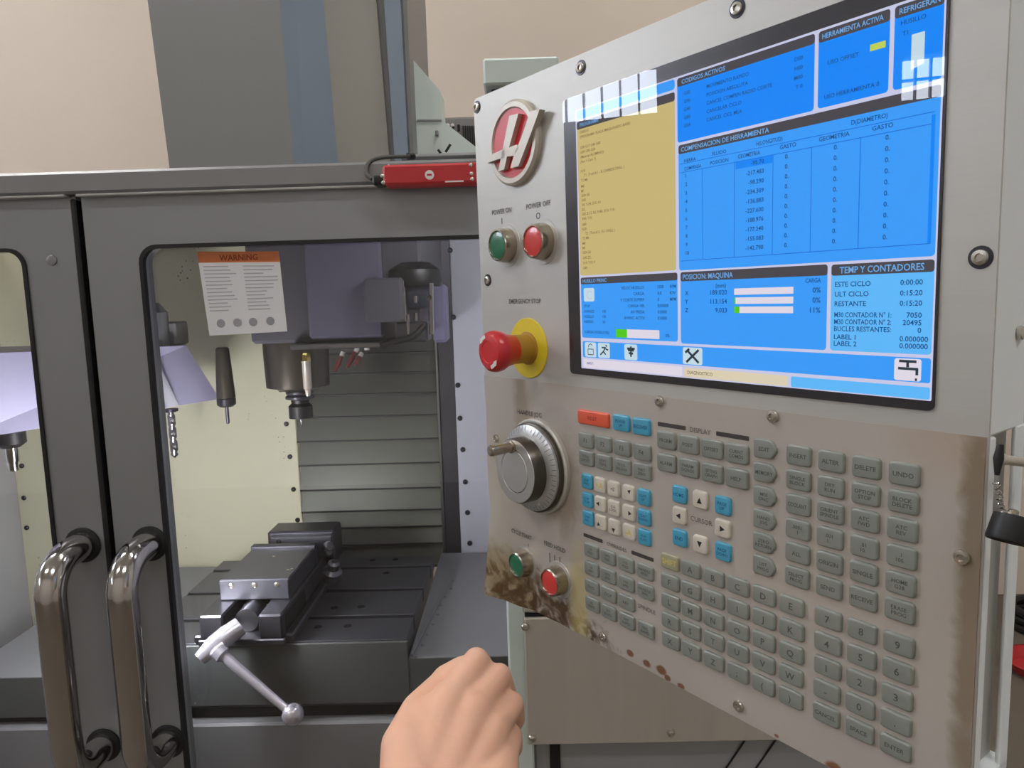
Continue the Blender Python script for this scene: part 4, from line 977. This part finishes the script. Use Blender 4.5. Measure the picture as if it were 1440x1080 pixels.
# ---- emergency stop
x, y = L_(-79.5, 212.6)
es = MB().lathe([(0.0302, 0), (0.0302, 0.0012), (0.0298, 0.0015)], 48, Matrix.Translation((x, y, 0))).build('emergency_stop', M_yeldisc, pend)
MB().lathe([(0.0165, 0.001), (0.0165, 0.003), (0.0145, 0.004), (0.0145, 0.02)], 32, Matrix.Translation((x, y, 0))).build('collar', M_collar, es)
MB().lathe([(0.0135, 0.017), (0.0142, 0.019), (0.0165, 0.030), (0.0195, 0.036), (0.0205, 0.041), (0.0195, 0.046), (0.0165, 0.049), (0.011, 0.0498), (0.0105, 0.0492), (0.004, 0.0492)], 40, Matrix.Translation((x, y, 0))).build('mushroom_head', M_red, es)
for a0 in (105, 285):
    mb = MB(); n = 8
    vs = []
    for k in range(n + 1):
        a = math.radians(a0 + 48 * k / n); tp = 1 if k < n - 3 else (n - k) / 3.0 * 1.5
        for r_, z_ in ((0.0152 - 0.0018 * min(tp, 1.4), 0.04955), (0.0152 + 0.0018 * min(tp, 1.4), 0.0491)):
            vs.append((x + r_ * math.cos(a), y + r_ * math.sin(a), z_ + 0.0003))
    mb.add(vs, [(2 * k, 2 * k + 1, 2 * k + 3, 2 * k + 2) for k in range(n)]).build('arrow_mark', M_whiteprint, es, 0)

# ---- jog dial
x, y = L_(-68, 331.5)
jd = MB().lathe([(0.0485, 0), (0.0485, 0.004), (0.047, 0.0055)], 56, Matrix.Translation((x, y, H0))).build('jog_dial', M_plate, pend)
MB().lathe([(0.0455, 0.005), (0.0455, 0.009), (0.044, 0.010)], 56, Matrix.Translation((x, y, H0))).build('base_ring', M_knobdark, jd)
MB().lathe([(0.0435, 0.009), (0.0435, 0.0125), (0.034, 0.0165)], 56, Matrix.Translation((x, y, H0))).build('scale_ring', M_dial, jd)
tk = MB()
for k in range(50):
    a = 2 * math.pi * k / 50; L1 = 0.0385 if k % 5 else 0.0365
    tk.add([(x + r_ * math.cos(a + s), y + r_ * math.sin(a + s), H0 + z_) for r_, s, z_ in ((L1, -0.006, 0.0125 + (0.0435 - L1) * 0.421 + 0.0003), (0.043, -0.006, 0.0130), (0.043, 0.006, 0.0130), (L1, 0.006, 0.0125 + (0.0435 - L1) * 0.421 + 0.0003))], [(0, 1, 2, 3)])
tk.build('scale_ticks', M_inkg, jd, 0)
MB().lathe([(0.0325, 0.014), (0.0325, 0.029), (0.0315, 0.0305)], 48, Matrix.Translation((x, y, H0))).build('knob_side', M_knobdark, jd)
MB().lathe([(0.0318, 0.0295), (0.0312, 0.0312), (0.0222, 0.0312), (0.0218, 0.0304), (0.0212, 0.0304), (0.0205, 0.0314), (0.003, 0.0316)], 48, Matrix.Translation((x, y, H0))).build('knob_face', M_dial, jd)
u, v = uvh(722, 631, 0.031); hx, hy = L_(u, v)
dx, dy = hx - x, hy - y; rr_ = math.hypot(dx, dy); f_ = 0.0245 / rr_; hx, hy = x + dx * f_, y + dy * f_
MB().lathe([(0.0052, 0.029), (0.0062, 0.033), (0.0062, 0.034), (0.0048, 0.0345), (0.0056, 0.056), (0.0050, 0.058), (0.0018, 0.0582)], 20, Matrix.Translation((hx, hy, H0))).build('crank_pin', M_nick, jd)

# ---- keys
def key_mesh(w_, h_, m_, pent=False, hh=2.4):
    mb = MB(); rings = []
    def outline(ins):
        a, b = w_ / 2 - ins, h_ / 2 - ins
        if pent:
            r = 2.0; c = 0.30 * w_
            return [(-a + r, -b), (a - c, -b), (a - c * 0.55, -b + 1.0), (a, -1.2), (a, 1.2), (a - c * 0.55, b - 1.0), (a - c, b), (-a + r, b), (-a + 0.5, b - 0.6), (-a, b - r), (-a, -b + r), (-a + 0.5, -b + 0.6)]
        return rrect(-a, a, -b, b, max(0.6, 2.6 - ins * 0.6), 3)
    for ins, z in ((0, 0), (0.1, hh * 0.55), (0.55, hh * 0.9), (1.4, hh)):
        rings.append([(p[0] / 1000, p[1] / 1000, z / 1000) for p in outline(ins)])
    n = len(rings[0]); vs = [p for r in rings for p in r]; fs = []
    for i in range(len(rings) - 1):
        for k in range(n): fs.append((i * n + k, i * n + (k + 1) % n, (i + 1) * n + (k + 1) % n, (i + 1) * n + k))
    fs.append([(len(rings) - 1) * n + k for k in range(n)])
    return mb.add(vs, fs).mesh('key', m_, 50)
KM = {}
def key(u, v, w_, h_, m_, legend=None, pent=False, ink=None, lh=None, arrow=None):
    kk = (w_, h_, m_.name, pent)
    if kk not in KM: KM[kk] = key_mesh(w_, h_, m_, pent)
    k_ = put('key', KM[kk], pend, (*L_(u, v), H0))
    mb = MB(); z = 0.00245
    if legend:
        lines = legend.split('\n'); lh_ = (lh or (2.6 if len(lines) > 1 else 3.0))
        for i, s in enumerate(lines):
            yy = ((len(lines) - 1) / 2 - i) * lh_ * 1.35
            text(mb, s, 0, yy / 1000, lh_ / 1000, z, 'C', (w_ - 4.5) / 1000)
    if arrow:
        ax, ay, ang, sz, ox, oy = *arrow[0:0], 0, 0, arrow[0], arrow[1], arrow[2] if len(arrow) > 2 else 0, arrow[3] if len(arrow) > 3 else 0
        pts = [(math.cos(math.radians(ang + q)) * sz * r_, math.sin(math.radians(ang + q)) * sz * r_) for q, r_ in ((0, 1), (125, 1), (-125, 1))]
        mb.flat([((p[0] + ox) / 1000, (p[1] + oy) / 1000) for p in pts], z)
    if mb.v: mb.build('legend', ink or M_ink, k_, 0)
    return k_
F = (5.2, 28.3, 51.9, 75.3)
key(15.5, 272.5, 41.5, 13.5, M_keyo, 'RESET', ink=mat('dark red print', (150, 44, 30), 0.6), lh=3.4)
key(51.2, 272.3, 20.2, 14.6, M_keyb, 'POWER\nUP', ink=M_inkblue); key(74.8, 272.3, 20.2, 14.6, M_keyb, 'RECOVER', ink=M_inkblue)
for u, s in zip(F, ('F1', 'F2', 'F3', 'F4')): key(u, 294.2, 20, 14.6, M_key, s, lh=4.2)
for u, s in zip(F, ('TOOL\nOFFSET', 'NEXT\nTOOL', 'TOOL\nRELEASE', 'PART\nZERO')): key(u, 310.9, 20, 14.6, M_key, s)
J = (5.2, 22.6, 40.1, 58.5, 76.6); Q = (333.2, 350.8, 368.4)
for r_, row in enumerate((('CHIP\nFWD', None, None, None, 'CLNT\nUP'), ('CHIP\nSTOP', None, None, None, 'CLNT\nDOWN'), ('CHIP\nREV', None, None, None, 'AUX\nCLNT'))):
    for c_, s in enumerate(row):
        if s: key(J[c_], Q[r_], 14.6, 14.4, M_keyb, s, ink=M_inkblue, lh=2.4)
key(J[1], Q[0], 14.6, 14.4, M_keyw, '+A', ink=M_yel, lh=6); key(J[2], Q[0], 14.6, 14.4, M_keyw, '+Z', ink=M_inkg, lh=3).location.z += 0
key(J[3], Q[0], 14.6, 14.4, M_keyw, None, arrow=(45, 2.4, 2, 2), ink=M_inkb); key(J[1], Q[1], 14.6, 14.4, M_keyw, None, arrow=(180, 2.6, -2, 0), ink=M_inkb)
key(J[2], Q[1], 14.6, 14.4, M_keyw, 'JOG\nLOCK', ink=M_inkg, lh=2.4); key(J[3], Q[1], 14.6, 14.4, M_keyw, None, arrow=(0, 2.6, 2, 0), ink=M_inkb)
key(J[1], Q[2], 14.6, 14.4, M_keyw, None, arrow=(225, 2.4, -2, -2), ink=M_inkb); key(J[2], Q[2], 14.6, 14.4, M_keyw, None, arrow=(270, 2.6, 0, -2.4), ink=M_inkb)
key(J[3], Q[2], 14.6, 14.4, M_keyw, '-A', ink=M_yel, lh=6)
for o_ in [q for q in COL.objects if q.name.startswith('key')]: pass
O = (8.7, 31.2, 54.1, 77.1); S = (399.1, 416.8, 434.7, 451.9)
for r_, row in enumerate((('-10\nFEED', '100%\nFEED', '+10\nFEED', 'HANDLE\nFEED'), ('-10\nSPIN', '100%\nSPIN', '+10\nSPIN', 'HANDLE\nSPIN'), ('FWD', 'STOP', 'REV', None), ('5%\nRAPID', '25%\nRAPID', '50%\nRAPID', '100%\nRAPID'))):
    for c_, s in enumerate(row):
        if s: key(O[c_], S[r_], 19, 13.6, M_key, s)
D = (102.4, 125.3, 147.9, 170.5)
for s, u in zip(('PRGRM', 'POSIT', 'OFFSET', 'CURNT\nCOMDS'), D): key(u, 280.1, 19.8, 15, M_key, s)
for s, u in zip(('ALARM', 'PARAM\nDGNOS', 'SETNG\nGRAPH', 'HELP'), D): key(u, 298.9, 19.8, 15, M_key, s)
for k, s in enumerate(('EDIT', 'MEMORY', 'MDI\nDNC', 'HAND\nJOG', 'ZERO\nRETURN', 'LIST\nPROG')): key(194.1, 272.9 + k * 17.35, 18.6, 14.4, M_key, s, pent=True)
key(115.6, 322.5, 14.6, 14.4, M_keyb, 'HOME', ink=M_inkblue); key(136.5, 322.5, 14.2, 14.4, M_keyw, None, arrow=(90, 3.0, 0, -1), ink=M_inkb); key(158, 322.5, 14.6, 14.6, M_keyb, 'PAGE\nUP', ink=M_inkblue)
key(115.6, 340.2, 14.2, 14.4, M_keyw, None, arrow=(180, 3.0, 0, 0), ink=M_inkb); key(157.6, 340.6, 14.2, 14.4, M_keyw, None, arrow=(0, 3.0, 0, 0), ink=M_inkb)
key(115.6, 358.8, 14.6, 14.4, M_keyb, 'END', ink=M_inkblue); key(136.5, 358.8, 14.2, 14.4, M_keyw, None, arrow=(270, 3.0, 0, 1), ink=M_inkb); key(158, 358.8, 14.6, 14.6, M_keyb, 'PAGE\nDOWN', ink=M_inkblue)
A = (105.0, 126.8, 149.4, 171.9, 194.2, 216.6); AV = (382.1, 399.7, 417.0, 434.1, 451.3)
for r_, row in enumerate(('#ABCDE', 'FGHIJK', 'LMNOPQ', 'RSTUVW', 'XYZ;()')):
    for c_, ch in enumerate(row):
        if ch == '#': key(A[c_], AV[r_], 19.4, 13.2, M_keyy, 'SHIFT', ink=M_yel, lh=5)
        else: key(A[c_], AV[r_], 19.4, 13.2, M_key, ch, lh=5.0)
B = (220.4, 243.8, 267.1, 290.3)
for r_, row in enumerate((('INSERT', 'ALTER', 'DELETE', 'UNDO'), ('SINGLE\nBLOCK', 'DRY\nRUN', 'OPTION\nSTOP', 'BLOCK\nDELETE'), ('COOLANT', 'ORIENT\nSPINDLE', 'ATC\nFWD', 'ATC\nREV'), ('.0001\n.1', '.001\n1.', '.01\n10.', '.1\n100.'), ('ALL', 'ORIGIN', 'SINGLE', 'HOME\nG28'), ('SELECT\nPROG', 'SEND', 'RECEIVE', 'ERASE\nPROG'))):
    for c_, s in enumerate(row): key(B[c_], 273.5 + r_ * 17.3, 18.6, 14.2, M_key, s)
for r_, row in enumerate((('7', '8', '9'), ('4', '5', '6'), ('1', '2', '3'), ('-', '0', '.'), ('CANCEL', 'SPACE', 'ENTER'))):
    for c_, s in enumerate(row): key(B[c_ + 1], AV[r_], 19.6, 13.4, M_key, s, lh=5.0 if len(s) == 1 else 3.0)

# ------------------------------------------------------------------ hanging nozzle beside the pendant
def side(px, py, du=0.345):
    d = ray(px, py); oo = PO + U2 * du; t = (oo - CAM).dot(U2) / d.dot(U2); return CAM + d * t
ng = empty('coolant_gun', side(1420, 770), 'black cup nozzle with chrome spring hanging beside the control panel', 'hose nozzle')
def gpart(name, mb, m_, parent=ng):
    o = mb.build(name, m_, parent, 35); o.data.transform(Matrix.Translation(-ng.location)); return o
a = side(1409, 646); b = side(1456, 652)
gpart('pipe', MB().tube([a, b], [0.0027, 0.0025], 16), M_emb)
gpart('elbow', MB().sphere(a, 0.0034, 16, 10), M_emb)
gpart('grip', MB().tube([side(1407, 625), side(1404, 645), side(1402, 668)], [0.0016, 0.0026, 0.0012], 12), M_black)
sp0 = [side(1401, 678), side(1405, 695), side(1407, 710), side(1411, 722)]
pts = []; SPP = smoothpts(sp0, 8)
for i in range(160):
    t = i / 159 * (len(SPP) - 1); k = min(int(t), len(SPP) - 2); c_ = SPP[k].lerp(SPP[k + 1], t - k); an = i / 159 * 2 * math.pi * 7
    pts.append(c_ + U2 * 0.0016 * math.cos(an) + W2 * 0.0016 * math.sin(an))
gpart('spring', MB().tube(pts, 0.0005, 6), M_chrome)
cu0 = side(1424, 724, 0.35); cu1 = side(1416, 762, 0.35)
gpart('cup', MB().lathe([(0.004, 0.0), (0.0088, 0.0006), (0.0104, (cu1 - cu0).length * 0.92), (0.0100, (cu1 - cu0).length), (0.0086, (cu1 - cu0).length * 0.8)], 14, align(cu0, cu1 - cu0)), M_black)
gpart('nut', MB().lathe([(0.0018, -0.003), (0.0028, -0.002), (0.0028, 0.001)], 8, align(cu0, cu1 - cu0)), M_nick)

# ------------------------------------------------------------------ hand
def hand():
    mt, nt, b = nodes('skin'); c = lin((222, 166, 134))
    b.inputs['Base Color'].default_value = (*c, 1); b.inputs['Roughness'].default_value = 0.5
    b.inputs['Subsurface Weight'].default_value = 0.12; b.inputs['Subsurface Radius'].default_value = (0.01, 0.004, 0.002); b.inputs['Subsurface Scale'].default_value = 0.3
    tc = nt.nodes.new('ShaderNodeTexCoord'); n = nt.nodes.new('ShaderNodeTexNoise'); n.inputs['Scale'].default_value = 28; n.inputs['Detail'].default_value = 6
    nt.links.new(tc.outputs['Object'], n.inputs[0]); mx = nt.nodes.new('ShaderNodeMix'); mx.data_type = 'RGBA'
    mx.inputs[6].default_value = (*lin((226, 174, 142)), 1); mx.inputs[7].default_value = (*lin((236, 186, 160)), 1)
    nt.links.new(n.outputs['Fac'], mx.inputs[0]); nt.links.new(mx.outputs[2], b.inputs['Base Color'])
    n2 = nt.nodes.new('ShaderNodeTexNoise'); n2.inputs['Scale'].default_value = 220; nt.links.new(tc.outputs['Object'], n2.inputs[0])
    bp = nt.nodes.new('ShaderNodeBump'); bp.inputs['Strength'].default_value = 0.12; bp.inputs['Distance'].default_value = 0.001
    nt.links.new(n2.outputs['Fac'], bp.inputs['Height']); nt.links.new(bp.outputs[0], b.inputs['Normal'])
    mb = MB()
    C = lambda x, y, d: cdep(x, y, d)
    def cap_chain(pts):
        for (p, r), (q, s) in zip(pts[:-1], pts[1:]):
            n_ = 5; mb.tube([p.lerp(q, k / n_) for k in range(n_ + 1)], [r + (s - r) * k / n_ for k in range(n_ + 1)], 16)
        for p, r in pts: mb.sphere(p, r, 16, 10)
    wr_ = C(600, 1190, 0.47)
    cap_chain([(C(560, 1480, 0.38), 0.037), (C(585, 1300, 0.43), 0.033), (wr_, 0.029)])
    mcp = [(C(632, 985, 0.525), 0.0145), (C(664, 1000, 0.522), 0.0145), (C(691, 1026, 0.52), 0.0138), (C(706, 1062, 0.517), 0.0125)]
    for (p, r), off in zip(mcp, (-0.018, -0.006, 0.006, 0.018)):
        cap_chain([(wr_ + RX * off, 0.021), (wr_.lerp(p, 0.55) + RX * off * 0.5, 0.0185), (p, r)])
    pip = [(C(670, 928, 0.553), 0.0098), (C(702, 950, 0.553), 0.0096), (C(720, 990, 0.548), 0.0094), (C(719, 1035, 0.540), 0.0088)]
    dip = [(C(688, 950, 0.585), 0.0085), (C(712, 975, 0.585), 0.0086), (C(724, 1012, 0.578), 0.0083), (C(722, 1052, 0.568), 0.0076)]
    tip = [(C(676, 975, 0.590), 0.0076), (C(700, 1000, 0.590), 0.0076), (C(710, 1034, 0.582), 0.0074), (C(708, 1068, 0.572), 0.0066)]
    for a_, b_, c_, d_ in zip(mcp, pip, dip, tip): cap_chain([(a_[0], 0.0122), b_, c_, d_])
    # thumb on the left, folded forward along the index finger
    cap_chain([(C(578, 1120, 0.482), 0.022), (C(571, 1050, 0.505), 0.018), (C(588, 1000, 0.53), 0.0132), (C(628, 958, 0.565), 0.0115), (C(660, 950, 0.588), 0.0092)])
    cap_chain([(C(628, 958, 0.562), 0.0125), (C(650, 944, 0.56), 0.0115), (C(668, 934, 0.558), 0.009)])
    # web between thumb and index, heel of the hand
    cap_chain([(C(600, 1020, 0.52), 0.019), (C(632, 990, 0.527), 0.0135)])
    cap_chain([(C(690, 1120, 0.49), 0.021), (C(700, 1075, 0.51), 0.0155)])
    me = mb.mesh('hand_raw', mt, 0)
    o = bpy.data.objects.new('hand_raw', me); COL.objects.link(o)
    md = o.modifiers.new('r', 'REMESH'); md.mode = 'VOXEL'; md.voxel_size = 0.0021; md.use_smooth_shade = True
    ms = o.modifiers.new('s', 'SMOOTH'); ms.factor = 0.6; ms.iterations = 6
    dg = bpy.context.evaluated_depsgraph_get(); me2 = bpy.data.meshes.new_from_object(o.evaluated_get(dg))
    bpy.data.objects.remove(o); me2.name = 'person'
    if not me2.materials: me2.materials.append(mt)
    for p in me2.polygons: p.use_smooth = True
    h = bpy.data.objects.new('person', me2); COL.objects.link(h)
    tag(h, 'bare right hand in a loose fist reaching toward the machine window', 'person')
hand()

# ------------------------------------------------------------------ things on the floor at the far right
p = atz(1436, 946, 0.0)
rt = empty('red_basin', (p.x + 0.08, p.y, 0), 'low red basin on the concrete floor at the right edge', 'basin')
MB().lathe([(0.10, 0), (0.13, 0.05), (0.135, 0.05), (0.105, 0.006), (0.0, 0.006)], 28, caps=False).build('bowl', M_redbox, rt)
MB().lathe([(0.13, 0.046), (0.137, 0.05), (0.134, 0.054)], 28, caps=False).build('rim', M_redbox, rt)
p = atz(1440, 885, 0.0)
bk = empty('black_hose_reel', (p.x + 0.08, p.y, 0), 'black coiled hose on the floor beyond the red basin', 'hose')
for k in range(3):
    pts = [(0.12 * math.cos(a / 12 * math.pi), 0.12 * math.sin(a / 12 * math.pi), 0.02 + 0.036 * k) for a in range(25)]
    MB().tube(pts, 0.02, 10).build('coil', M_black, bk)
